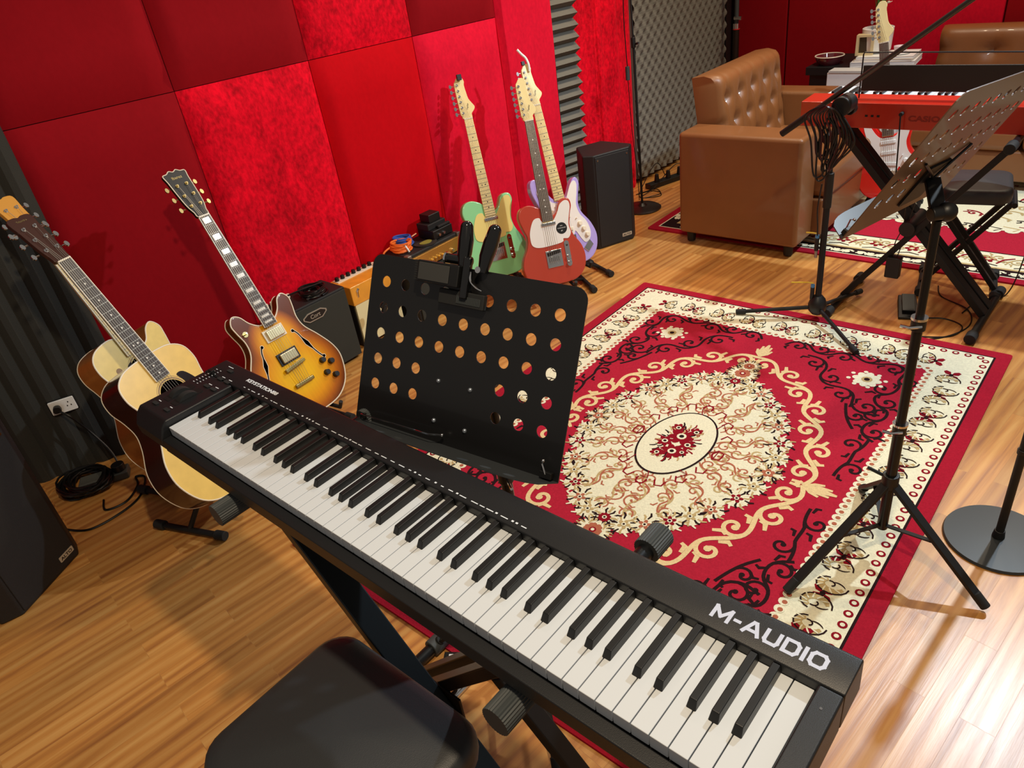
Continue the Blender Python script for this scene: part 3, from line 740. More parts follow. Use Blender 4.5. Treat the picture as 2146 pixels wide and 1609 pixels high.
def guitar(spec):
    s_ = spec; t = thing(s_['name'], s_['label'], 'guitar', M=s_['M'])
    th = s_['th']; out = spline(s_['outline'], True, 5)
    b = MB().prism(out, -th, 0).build('body', s_['body'], t, bevel=s_.get('bev', .006), seg=3)
    if s_.get('top'):      # separate soundboard
        MB().prism(inset(out, .003), -.001, .0012).build('soundboard', s_['top'], t)
    if s_.get('binding'):
        for z in ((0.0, -th) if s_.get('bind_back') else (0.0,)):
            p = [(x, y, z) for x, y in inset(out, .0012)]
            MB().tube(p, .0026, 6, closed=True).build('binding', s_['binding'], t, smooth=True)
    nut, scale, end = s_['nut'], s_['scale'], s_['end']; saddle = nut - scale
    zf = s_.get('zf', .007)
    w0, w1 = .0215, .028
    heel = s_.get('heel', end - .03)
    # neck shaft
    mb = MB(); N_ = 8; vs = []
    for y, w_, dp in ((heel, w1, .026), (nut, w0, .020)):
        for k in range(N_ + 1):
            a = PI * k / N_; vs.append((-w_ * math.cos(a), y, zf - .004 - dp * math.sin(a)))
    mb.add(vs, [(k, k + 1, N_ + 2 + k, N_ + 1 + k) for k in range(N_)] + [tuple(range(N_ + 1)), tuple(range(2 * N_ + 1, N_, -1)), (0, N_, 2 * N_ + 1, N_ + 1)])
    mb.build('neck', s_['neck'], t, smooth=True)
    MB().add([(-w1, end, zf - .004), (w1, end, zf - .004), (w0, nut, zf - .004), (-w0, nut, zf - .004), (-w1, end, zf), (w1, end, zf), (w0, nut, zf), (-w0, nut, zf)],
             [(3, 2, 1, 0), (4, 5, 6, 7), (0, 1, 5, 4), (1, 2, 6, 5), (2, 3, 7, 6), (3, 0, 4, 7)]).build('fingerboard', s_['board'], t)
    def wd(y): return w1 + (w0 - w1) * (y - end) / (nut - end)
    if s_.get('neck_binding'):
        for sx in (-1, 1):
            MB().beam((sx * (w1 + .0003), end, zf - .002), (sx * (w0 + .0003), nut, zf - .002), .0022, .005, (0, 0, 1)).build('neck_binding', s_['neck_binding'], t)
    for k in range(1, s_['frets'] + 1):
        y = fret_y(nut, scale, k); w_ = wd(y) - .001; MB().bx((-w_, y - .0008, zf), (w_, y + .0008, zf + .001)).build('fret', FRET, t)
    if s_['marks'] == 'block':
        for k in (1, 3, 5, 7, 9, 12, 15, 17, 19, 21):
            a, c = fret_y(nut, scale, k), fret_y(nut, scale, k - 1); m_ = (a + c) / 2; h = min(.011, (c - a) * .33); w_ = wd(m_) * .62
            MB().bx((-w_, m_ - h, zf - .001), (w_, m_ + h, zf + .0004)).build('fret_marker', s_['mark_mat'], t)
    else:
        for k in (3, 5, 7, 9, 12, 15, 17, 19):
            m_ = (fret_y(nut, scale, k) + fret_y(nut, scale, k - 1)) / 2
            for x in ((-.009, .009) if k == 12 else (0,)):
                MB().cyl((x, m_, zf - .001), (x, m_, zf + .0004), .0032, n=10).build('fret_marker', s_['mark_mat'], t)
    MB().bx((-w0, nut - .001, zf - .004), (w0, nut + .004, zf + .0025)).build('nut', CREAM, t)
    # headstock tilted back slightly
    Hm = Matrix.Translation((0, nut + .003, zf - .004)) @ Matrix.Rotation(R(-s_.get('head_tilt', 2)), 4, 'X')
    ho = spline(s_['head'], True, 4)
    MB().prism(ho, -.013, .001, M=Hm).build('headstock', s_['head_mat'], t, bevel=.0015)
    if s_.get('head_binding'):
        MB().tube([Hm @ V((x, y, .001)) for x, y in inset(ho, .001)], .0018, 6, closed=True).build('headstock_binding', s_['head_binding'], t)
    if s_.get('head_logo'):
        lm = s_.get('logo_mat', GOLD)
        sz_ = s_.get('logo_size', .012)
        text('headstock_logo', s_['head_logo'], sz_, Hm @ Matrix.Translation(s_.get('logo_at', (0, .155, .0014))) @ Matrix.Rotation(R(s_.get('logo_rot', 0)), 4, 'Z'), lm, t, align='CENTER')
    pts = []
    if s_['six']:
        pts = [(-.018, .026 + .0255 * k, -1) for k in range(6)]
    else:
        pts = [(sx * .019, .045 + .042 * k, sx) for k in range(3) for sx in (-1, 1)]
    pm = s_.get('hw', CHROME)
    for x, y, sx in pts:
        MB().cyl(Hm @ V((x, y, .001)), Hm @ V((x, y, .010)), .0035, n=10).cyl(Hm @ V((x, y, .001)), Hm @ V((x, y, .003)), .0062, n=12).build('tuner_post', pm, t, smooth=True)
        ex = -.031 if s_['six'] else sx * .040
        mb = MB().cyl(Hm @ V((ex, y, -.009)), Hm @ V((ex + sx * .012, y, -.009)), .0022, n=8)
        mb.prism([(ex + sx * .012 + a, y + b_) for a, b_ in circle(sx * .006, 0, .0065, 12, .0095)], -.0115, -.0065, M=Hm)
        mb.build('tuning_peg', s_.get('peg', pm), t, smooth=True)
    # strings
    for k in range(6):
        f = -1 + 2 * k / 5; x0 = f * .0165; x1 = f * .0255; px = pts[[5, 4, 3, 2, 1, 0][5 - k] if s_['six'] else [0, 2, 4, 5, 3, 1][k]]
        ends = [(x1, saddle, s_.get('zs', .012)), (x0, nut + .001, zf + .0035), tuple(Hm @ V((px[0], px[1], .008)))]
        if 'tail' in s_: ends = [(f * .024, s_['tail'], s_.get('zt', .008))] + ends
        MB().tube(ends, .00055 if k > 2 else .0008, 5).build('string', STRING, t)
    return t

def mtex_sunburst():
    m = bpy.data.materials.new('sunburst_lacquer'); m.use_nodes = True; nt = m.node_tree; N = nt.nodes; L = nt.links
    b = N['Principled BSDF']; b.inputs['Roughness'].default_value = .22; b.inputs['Coat Weight'].default_value = .7
    tc = N.new('ShaderNodeTexCoord')
    def ell(cx_, cy_, rx, ry):
        mp = N.new('ShaderNodeMapping'); mp.vector_type = 'POINT'
        mp.inputs['Location'].default_value = (-cx_ / rx, -cy_ / ry, 0); mp.inputs['Scale'].default_value = (1 / rx, 1 / ry, 0)
        L.new(tc.outputs['Object'], mp.inputs[0]); ln = N.new('ShaderNodeVectorMath'); ln.operation = 'LENGTH'; L.new(mp.outputs[0], ln.inputs[0]); return ln.outputs['Value']
    a = ell(0, .165, .205, .175); c = ell(0, .31, .12, .13)
    mn = N.new('ShaderNodeMath'); mn.operation = 'SMOOTH_MIN'; mn.inputs[2].default_value = .3; L.new(a, mn.inputs[0]); L.new(c, mn.inputs[1])
    cr = N.new('ShaderNodeValToRGB'); e = cr.color_ramp.elements
    e[0].position = .30; e[0].color = lin('#f6bd10'); e[1].position = 1.0; e[1].color = lin('#6b3008')
    x = cr.color_ramp.elements.new(.62); x.color = lin('#ea9c08'); x = cr.color_ramp.elements.new(.84); x.color = lin('#b8640c')
    L.new(mn.outputs[0], cr.inputs[0])
    w_ = N.new('ShaderNodeTexNoise'); w_.inputs['Scale'].default_value = 9; mp = N.new('ShaderNodeMapping'); mp.inputs['Scale'].default_value = (14, .6, 1); L.new(tc.outputs['Object'], mp.inputs[0]); L.new(mp.outputs[0], w_.inputs['Vector'])
    hv = N.new('ShaderNodeHueSaturation'); mr = N.new('ShaderNodeMapRange'); mr.inputs[3].default_value = .88; mr.inputs[4].default_value = 1.12; L.new(w_.outputs['Fac'], mr.inputs[0]); L.new(mr.outputs[0], hv.inputs['Value'])
    L.new(cr.outputs[0], hv.inputs['Color']); L.new(hv.outputs[0], b.inputs['Base Color'])
    return m
SPRUCE = mat('spruce_top', '#efca6c', 0.3, coat=0.4, noise_amt=0.07, noise_scale=22)
MAHOG = mat('dark_mahogany', '#38160c', 0.25, coat=0.6, noise_amt=0.15, noise_scale=20)
MAHOG2 = mat('amber_mahogany', '#a8652a', 0.25, coat=0.6, noise_amt=0.12, noise_scale=20)
BLKG = mat('black_lacquer', '#0d0b0a', 0.45)
HEADW = mat('walnut_headstock', '#3f1d12', 0.3, coat=0.5)
MINT = mat('mint_green_paint', '#93dc9c', 0.22, coat=0.7)
FIESTA = mat('fiesta_red_paint', '#b8402c', 0.3, coat=0.5)
LILAC = mat('lilac_paint', '#b3a2e6', 0.22, coat=0.7)
PGW = mat('white_pickguard', '#efe9e2', 0.3)
PGC = mat('butter_cream_pickguard', '#f0dc86', 0.3)
DARKPU = mat('dark_pickup', '#201a18', 0.4)

def pickguard_tele(t, m):
    o = [(.018, .30), (.052, .335), (.072, .372), (.098, .388), (.118, .382), (.122, .355), (.108, .31), (.100, .27), (.105, .235), (.088, .21), (.062, .212), (.05, .195), (-.052, .19), (-.095, .205), (-.102, .24), (-.095, .28), (-.07, .325), (-.04, .33), (-.028, .31)]
    MB().prism(spline(o, True, 4), 0, .0025).build('pickguard', m, t)
def tele_hw(t):
    MB().bx((-.040, .085, .0), (.040, .168, .0035)).build('bridge_plate', CHROME, t, bevel=.001)
    for sx in range(6):
        MB().bx((-.0275 + sx * .0095, .112, .0035), (-.0205 + sx * .0095, .136, .010)).build('saddle', CHROME, t, bevel=.001)
    MB().beam((-.033, .150, .004), (.033, .158, .004), .017, .009).build('bridge_pickup', DARKPU, t)
    MB().bx((-.036, .285, .002), (.036, .302, .008)).build('neck_pickup', mat('chrome_cover', '#d8d8d8', 0.15, 1.0), t, bevel=.003)
    MB().prism(rrect(.060, .075, .084, .20, .012), 0, .003).build('control_plate', CHROME, t)
    for y in (.095, .125):
        MB().cyl((.072, y, .003), (.072, y, .019), .0095, .0088, n=20).build('control_knob', CHROME, t, bevel=.001)
    MB().beam((.072, .175, .003), (.072, .183, .014), .006, .004).build('selector_switch', BLACK, t)
FENDER = dict(six=True, head=HEAD_F, head_mat=MAPLE, neck=MAPLE, th=.044, frets=22, scale=.648, marks='dot')
green = guitar(dict(FENDER, name='electric_guitar', label='mint green single-cutaway electric guitar with butter cream pickguard and maple neck', M=gM((-1.068, 2.0739, .1194), -26.08, 16.43, -.94), outline=TELE, body=MINT, nut=.775, end=.309, board=MAPLE, mark_mat=DARKPU, head_logo='Squier', logo_at=(.014, .052, .0014), logo_rot=70, logo_mat=ROSEWOOD, tail=.10, heel=.3))
pickguard_tele(green, PGC); tele_hw(green)
red = guitar(dict(FENDER, name='electric_guitar', label='brick red single-cutaway electric guitar with white pickguard and round black sticker', M=gM((-.7646, 2.1418, .1048), -31.98, 18.59, -1.1), outline=TELE, body=FIESTA, nut=.775, end=.309, board=mat('grey_brown_rosewood', '#6b5e54', 0.5, noise_amt=.15), mark_mat=PEARL, head_logo='Squier', logo_at=(.014, .052, .0014), logo_rot=70, logo_mat=ROSEWOOD, tail=.10, heel=.3))
pickguard_tele(red, PGW); tele_hw(red)
MB().cyl((.062, .262, .0025), (.062, .262, .0032), .0275, n=32).build('round_sticker', BLACK, red, label='round black sticker with white lettering')
for i, (s0, y, z) in enumerate((('FIND', .272, .006), ('YOUR SOUND', .261, .0066), ('#1', .2475, .009))):
    text('sticker_lettering', s0, z, Matrix.Translation((.062, y, .0033)), WHITE, red, align='CENTER')
def strat_hw(t, pg, knob):
    o = [(.03, .325), (.052, .352), (.078, .392), (.102, .405), (.112, .385), (.1, .34), (.084, .29), (.092, .24), (.118, .2), (.130, .15), (.118, .11), (.09, .095), (.07, .12), (.048, .165), (.03, .15), (-.04, .15), (-.075, .17), (-.098, .205), (-.094, .27), (-.102, .33), (-.112, .39), (-.098, .415), (-.078, .385), (-.055, .345), (-.03, .325)]
    MB().prism(spline(o, True, 4), 0, .0025).build('pickguard', pg, t)
    for y, tl in ((.300, 0), (.245, 0), (.185, .012)):
        MB().beam((-.036, y + tl / 2, .004), (.036, y - tl / 2, .004), .017, .009).build('pickup', knob, t, bevel=.002)
    for x, y in ((.078, .195), (.094, .165), (.106, .132)):
        MB().cyl((x, y, .002), (x, y, .017), .0125, .010, n=20).build('control_knob', knob, t, bevel=.001)
    MB().beam((.064, .222, .003), (.066, .226, .014), .004, .005).build('selector_switch', knob, t)
    MB().bx((-.040, .115, 0), (.040, .15, .010)).build('bridge', CHROME, t, bevel=.001)
    MB().prism([(.07, .07), (.092, .045), (.128, .075), (.112, .105)], 0, .006).build('output_jack', CHROME, t, bevel=.002)
purple = guitar(dict(FENDER, name='electric_guitar', label='lilac double-cutaway electric guitar with white pickguard behind the brick red one', M=gM((-.801, 2.3244, .1245), -22.48, 18.07, -.12), outline=STRAT, body=LILAC, nut=.79, end=.334, board=MAPLE, mark_mat=DARKPU, head_logo='Squier', logo_at=(.014, .052, .0014), logo_rot=70, logo_mat=ROSEWOOD, heel=.33))
strat_hw(purple, PGW, CREAM)
sun = guitar(dict(name='electric_guitar', label='amber sunburst semi-hollow electric guitar with cream binding and f-holes', M=gM((-.8859, .7813, .1248), 6.95, 26.22, -1.64), outline=ES, th=.046, body=mtex_sunburst(), binding=CREAM, bind_back=True, nut=.83, scale=.628, end=.378, heel=.39, zf=.016, zs=.022, zt=.014,
    frets=22, six=False, head=HEAD_3, head_mat=BLKG, head_binding=CREAM, neck=MAHOG, board=ROSEWOOD, neck_binding=CREAM, marks='block', mark_mat=PEARL, hw=GOLD, head_tilt=8, head_logo='Ibanez', logo_size=.016, tail=.13))
def fhole(t, sx):
    c = [(sx * .078, .318), (sx * .088, .300), (sx * .096, .27), (sx * .108, .235), (sx * .122, .20), (sx * .134, .178)]
    p = spline(c, False, 6); n = len(p); L_ = []; Rr = []
    for i, q in enumerate(p):
        a = V(p[max(0, i - 1)]); b = V(p[min(n - 1, i + 1)]); d = (b - a).normalized(); w_ = .0022 + .0062 * max(0, 1 - abs(i / (n - 1) - .5) / .17)
        L_.append((q[0] - d.y * w_, q[1] + d.x * w_)); Rr.append((q[0] + d.y * w_, q[1] - d.x * w_))
    for k, (nm, m, ex, z) in enumerate((('f_hole_binding', CREAM, 1.9, .0006), ('f_hole', mat('hole_black', '#060403', 0.9, spec=0), 1, .0011))):
        e = .0022 if k == 0 else 0
        mb = MB()
        l2 = [(x + (x - q[0]) * (e / .003), y + (y - q[1]) * (e / .003)) if e else (x, y) for (x, y), q in zip(L_, p)]
        r2 = [(x + (x - q[0]) * (e / .003), y + (y - q[1]) * (e / .003)) if e else (x, y) for (x, y), q in zip(Rr, p)]
        if e:
            def off(a, q): d = (V(a) - V(q)); return tuple(V(a) + d.normalized() * e)
            l2 = [off(a, q) for a, q in zip(L_, p)]; r2 = [off(a, q) for a, q in zip(Rr, p)]
        for i in range(n - 1):
            mb.add([(*l2[i], z), (*l2[i + 1], z), (*r2[i + 1], z), (*r2[i], z)], [(0, 1, 2, 3)])
        for cx_, cy_ in ((c[0][0] - sx * .004, c[0][1] + .002), (c[-1][0] - sx * -.004, c[-1][1] - .002)):
            mb.add([(x, y, z) for x, y in circle(cx_, cy_, .0058 + e, 16)], [tuple(range(16))])
        mb.build(nm, m, t)
fhole(sun, 1); fhole(sun, -1)
NICK = mat('nickel_gold_cover', '#d9c9a0', 0.3, 0.9)
for y in (.345, .245):
    MB().bx((-.046, y - .024, 0), (.046, y + .024, .006)).build('pickup_ring', CREAM if y > .3 else BLACK, sun, bevel=.001)
    MB().bx((-.036, y - .0185, .005), (.036, y + .0185, .016)).build('pickup', NICK, sun, bevel=.003)
MB().beam((-.048, .198, .010), (.048, .206, .010), .014, .012).build('bridge', mat('aged_brass', '#a08a55', 0.35, 1.0), sun, bevel=.002)
MB().bx((-.045, .122, .004), (.045, .138, .014)).build('tailpiece', mat('aged_brass', '#a08a55', 0.35, 1.0), sun, bevel=.004)
for x, y in ((.118, .165), (.150, .145), (.108, .115), (.138, .09)):
    MB().cyl((x, y, 0), (x, y, .017), .0125, .0105, n=20).build('control_knob', BLKG, sun, bevel=.001)
MB().cyl((-.105, .39, 0), (-.105, .39, .004), .011, n=20).cyl((-.105, .39, 0), (-.105, .392, .018), .0028, n=8).build('selector_switch', GOLD, sun, smooth=True)
acou = guitar(dict(name='acoustic_guitar', label='acoustic guitar with pale spruce top and dark sides, nearest one at the left', M=gM((-.698, .3482, .1745), 21.2, 27.15, -1.52), outline=DREAD, th=.112, body=MAHOG, top=SPRUCE, binding=CREAM, bind_back=True, bev=.003, nut=.863, scale=.645, end=.421, heel=.49, zf=.008, zs=.010,
    frets=20, six=False, head=HEAD_A, head_mat=HEADW, neck=MAHOG, board=mat('ebony_brown', '#463d38', 0.5), neck_binding=CREAM, marks='dot', mark_mat=PEARL, head_tilt=14, head_logo='Takamine', logo_size=.009))
def sound_hole(t, y=.357, pg=True):
    MB().cyl((0, y, .0010), (0, y, .0019), .049, n=40).build('sound_hole', mat('hole_black', '#060403', 0.9, spec=0), t)
    ring = MB()
    for r0, r1 in ((.052, .0565), (.060, .0612)):
        a = circle(0, y, r0, 40); b = circle(0, y, r1, 40)
        ring.add([(*p, .0016) for p in a] + [(*p, .0016) for p in b], [(k, (k + 1) % 40, 40 + (k + 1) % 40, 40 + k) for k in range(40)])
    ring.build('rosette', mat('rosette_brown', '#8a6a3c', 0.4), t)
    if pg:
        o = [(.03, .30), (.052, .335), (.057, .375), (.048, .405), (.075, .402), (.098, .36), (.11, .31), (.105, .265), (.075, .25), (.045, .27)]
        MB().prism(spline(o, True, 4), .0012, .0024).build('pickguard', mat('tortoise_dark', '#1c0d08', 0.2, coat=.5), t)
    MB().bx((-.075, y - .152, .001), (.075, y - .122, .008)).build('bridge', ROSEWOOD, t, bevel=.002)
sound_hole(acou)
acou2 = guitar(dict(name='acoustic_guitar', label='cutaway acoustic guitar with amber sides leaning behind the dark-sided acoustic guitar', M=gM((-.985, .372, .17), 21.0, 24.5, -1.2), outline=CUT, th=.105, body=MAHOG2, top=mat('pale_spruce_top', '#ecd27c', 0.3, coat=.4, noise_amt=.05), binding=CREAM, bind_back=True, bev=.003, nut=.863, scale=.645, end=.421, heel=.49, zf=.008, zs=.010,
    frets=20, six=False, head=HEAD_A, head_mat=mat('honey_headstock', '#d99a3c', 0.3, coat=.5), neck=mat('honey_neck', '#d3a765', 0.35), board=MAPLE, neck_binding=CREAM, marks='dot', mark_mat=DARKPU, head_tilt=14))
sound_hole(acou2, pg=False)
MB().cyl((-.085, .395, .0012), (-.085, .395, .0017), .011, n=24).build('rosette_emblem', mat('rosette_brown', '#8a6a3c', 0.4), acou2)
MB().prism(spline([(-.03, .40), (-.07, .375), (-.09, .32), (-.07, .27), (-.03, .26), (-.05, .33)], True, 4), .0012, .0024).build('pickguard', mat('tortoise_dark', '#1c0d08', 0.2), acou2)
# extras clipped on headstocks
t = thing('clip_tuner', 'small black clip-on tuner on the mint green guitar headstock', 'tuner', M=green.matrix_world @ Matrix.Translation((-.002, .955, .004)))
MB().bx((-.011, -.004, 0), (.012, .022, .014)).build('tuner_body', BLACK, t, bevel=.002)
MB().bx((-.008, -.002, -.02), (.008, .010, .0)).build('clip', BLACK, t, bevel=.001)
t = thing('tremolo_arm_strap', 'white rubber hook standing up from the lilac guitar headstock', 'guitar accessory', M=purple.matrix_world @ Matrix.Translation((0, .965, 0)))
MB().tube(spline([(.008, -.02, .004), (.010, .01, .008), (.004, .04, .006), (-.012, .062, .004), (-.028, .085, .004)], False), [.006] * 33 , 8).build('hook', WHITE, t, smooth=True)
MB().bx((-.022, .012, -.004), (-.006, .030, .006)).build('clip', BLACK, t, bevel=.001)

# guitar floor stands
def guitar_stand(label, pos, psi, base_z, depth, half=.115, front=-.078, back=-.33, n_front=.03):
    n = V((math.cos(R(psi)), math.sin(R(psi)), 0)); r = V((-n.y, n.x, 0))
    t = thing('guitar_stand', label, 'guitar stand', (pos[0], pos[1], 0), R(psi + 90))
    # local x = r, local y = -n
    def P(rr, nn, z): return (rr, -nn, z)
    for sx in (-1, 1):
        MB().cyl(P(sx * half, back, .017), P(sx * half, front, .017), .011).build('floor_rail', MATTE, t, smooth=True)
        for nn in (back, front):
            MB().cyl(P(sx * half, nn - .02, .018), P(sx * half, nn + .02, .018), .0165, n=16).build('rubber_foot', RUBBER, t, bevel=.002)
        MB().cyl(P(sx * half, (back + front) / 2, .02), P(sx * .075, -depth - .03, base_z - .02), .009).build('upright', MATTE, t, smooth=True)
        q = [P(sx * .075, -depth - .035, base_z + .01), P(sx * .075, -depth - .03, base_z - .022), P(sx * .075, n_front - .01, base_z - .018), P(sx * .075, n_front + .004, base_z + .012)]
        MB().tube(q, .008, 10).build('cradle_arm', RUBBER, t, smooth=True)
    MB().cyl(P(-.08, -depth - .03, base_z - .022), P(.08, -depth - .03, base_z - .022), .009).build('crossbar', MATTE, t, smooth=True)
    return t
guitar_stand('black folding stand holding the nearest pale-topped acoustic guitar', (-.698, .3482), 21.2, .165, .115, .125, -.075, -.34)
guitar_stand('black folding stand under the cutaway acoustic guitar at the back', (-.985, .372), 21.0, .16, .11, .105, -.10, -.30)
guitar_stand('black folding stand under the amber sunburst guitar', (-.8859, .7813), 6.95, .118, .05, .12, .0, -.30)
guitar_stand('black folding stand holding the mint green guitar', (-1.068, 2.0739), -26.08, .112, .047, .15, -.02, -.26)
guitar_stand('black folding stand holding the brick red guitar', (-.7646, 2.1418), -31.98, .098, .047, .185, -.03, -.30)
guitar_stand('black folding stand holding the lilac guitar', (-.801, 2.3244), -22.48, .117, .047, .20, .0, -.2)
# ------------------------------------------------------------------ rugs
def pile(name, c, bump=.5): return mat(name, c, 0.95, spec=0.08, sheen=0.15, noise_amt=0.10, noise_scale=160, bump=bump, bump_scale=420)
RUGRED = pile('rug_red', '#b4243a'); RUGCREAM = pile('rug_cream', '#eeebcd'); RUGBLK = pile('rug_black', '#2a1a1c')
RUGGOLD = pile('rug_gold', '#e8cf9a'); RUGWINE = pile('rug_wine', '#8e1424'); RUGTAN = pile('rug_tan', '#c3ab78'); RUGEDGE = pile('rug_edge_red', '#a81c31'); RUGPINK = pile('rug_rust', '#b46a50')
RM = [RUGRED, RUGCREAM, RUGBLK, RUGGOLD, RUGWINE, RUGTAN, RUGEDGE, RUGPINK]
class Rug:
    def __init__(s, z): s.mb = MB(); s.z = z; s.k = 0; s.T = [Matrix.Identity(4)]
    def zz(s, lay): s.k = (s.k + 1) % 97; return s.z + lay * .00045 + s.k * .0000042
    def poly(s, pts, mi, lay):
        for T in s.T:
            s.mb.add([T @ V((x, y, s.zz(lay))) for x, y in pts], [tuple(range(len(pts)))], mi)
    def ribbon(s, pts, w, mi, lay, taper=True):
        n = len(pts); Lf = []; Rt = []
        for i, q in enumerate(pts):
            a = V(pts[max(0, i - 1)]); b = V(pts[min(n - 1, i + 1)]); d = (b - a)
            if d.length < 1e-9: d = V((1, 0))
            d.normalize(); ww = w * ((.35 + .65 * math.sin(PI * min(1, (i + .5) / n * 1.0))) if taper else 1) / 2
            Lf.append((q[0] - d.y * ww, q[1] + d.x * ww)); Rt.append((q[0] + d.y * ww, q[1] - d.x * ww))
        for T in s.T:
            s.mb.add([T @ V((x, y, s.zz(lay))) for x, y in Lf + Rt], [(i, i + 1, n + i + 1, n + i) for i in range(n - 1)], mi)
    def disc(s, x, y, r, mi, lay, n=12, ry=None): s.poly(circle(x, y, r, n, ry), mi, lay)
    def spiral(s, x, y, r, a0, turns, sgn, w, mi, lay, dot=True):
        """curl ending in the middle; starts on the circle of radius r at angle a0"""
        n = int(14 * turns) + 4; p = []
        for i in range(n + 1):
            t = i / n; rr = r * (1 - t * .86); a = a0 + sgn * 2 * PI * turns * t
            p.append((x + rr * math.cos(a), y + rr * math.sin(a)))
        s.ribbon(p, w, mi, lay, False)
        if dot: s.disc(*p[-1], w * .9, mi, lay, 8)
        return p[0]
    def vine(s, path, r, w, mi, lay, step=None, leaf=True, turns=.95):
        """scrolling vine: a wavy stem with curls on alternate sides and small leaf hooks"""
        d_ = [0]
        for i in range(1, len(path)): d_.append(d_[-1] + math.dist(path[i], path[i - 1]))
        L_ = d_[-1]; step = step or r * 2.1; k = max(1, int(L_ / step)); step = L_ / k
        def at(q):
            q = max(0, min(L_ - 1e-6, q)); i = next(j for j in range(1, len(d_)) if d_[j] >= q); f = (q - d_[i - 1]) / max(1e-9, d_[i] - d_[i - 1])
            a, b = V(path[i - 1]), V(path[i]); return a.lerp(b, f), (b - a).normalized()
        stem = []
        for i in range(k * 8 + 1):
            p, d = at(i / 8 * step); o = r * .45 * math.sin(PI * i / 8); stem.append((p.x - d.y * o, p.y + d.x * o))
        s.ribbon(stem, w, mi, lay, False)
        for i in range(k):
            p, d = at((i + .5) * step); sg = 1 if i % 2 == 0 else -1; nrm = V((-d.y, d.x))
            c = p - nrm * sg * r * .35; a0 = math.atan2(nrm.y * sg, nrm.x * sg)
            s.spiral(c.x, c.y, r * .78, a0, turns, sg, w * .9, mi, lay)
            if leaf:
                for q, rr in ((.15, 1.0), (.85, .9)):
                    p2, d2 = at((i + q) * step); n2 = V((-d2.y, d2.x)) * -sg
                    a = p2 + n2 * r * .1; b = p2 + n2 * r * rr * .8 + d2 * r * .35 * (1 if q > .5 else -1); m_ = (a + b) / 2 + d2 * r * .25
                    s.ribbon([tuple(a), tuple(m_), tuple(b)], w * 1.1, mi, lay)
    def flower(s, x, y, r, cols, lay, petals=6, rot=0):
        for k in range(petals):
            a = rot + 2 * PI * k / petals; c = (x + math.cos(a) * r * .6, y + math.sin(a) * r * .6)
            p = [(c[0] + math.cos(a) * u * r * .42 - math.sin(a) * v * r * .30, c[1] + math.sin(a) * u * r * .42 + math.cos(a) * v * r * .30) for u, v in circle(0, 0, 1, 10)]
            s.poly(p, cols[0], lay)
        s.disc(x, y, r * .38, cols[1], lay + 1, 10); s.disc(x, y, r * .2, cols[2], lay + 2, 8)

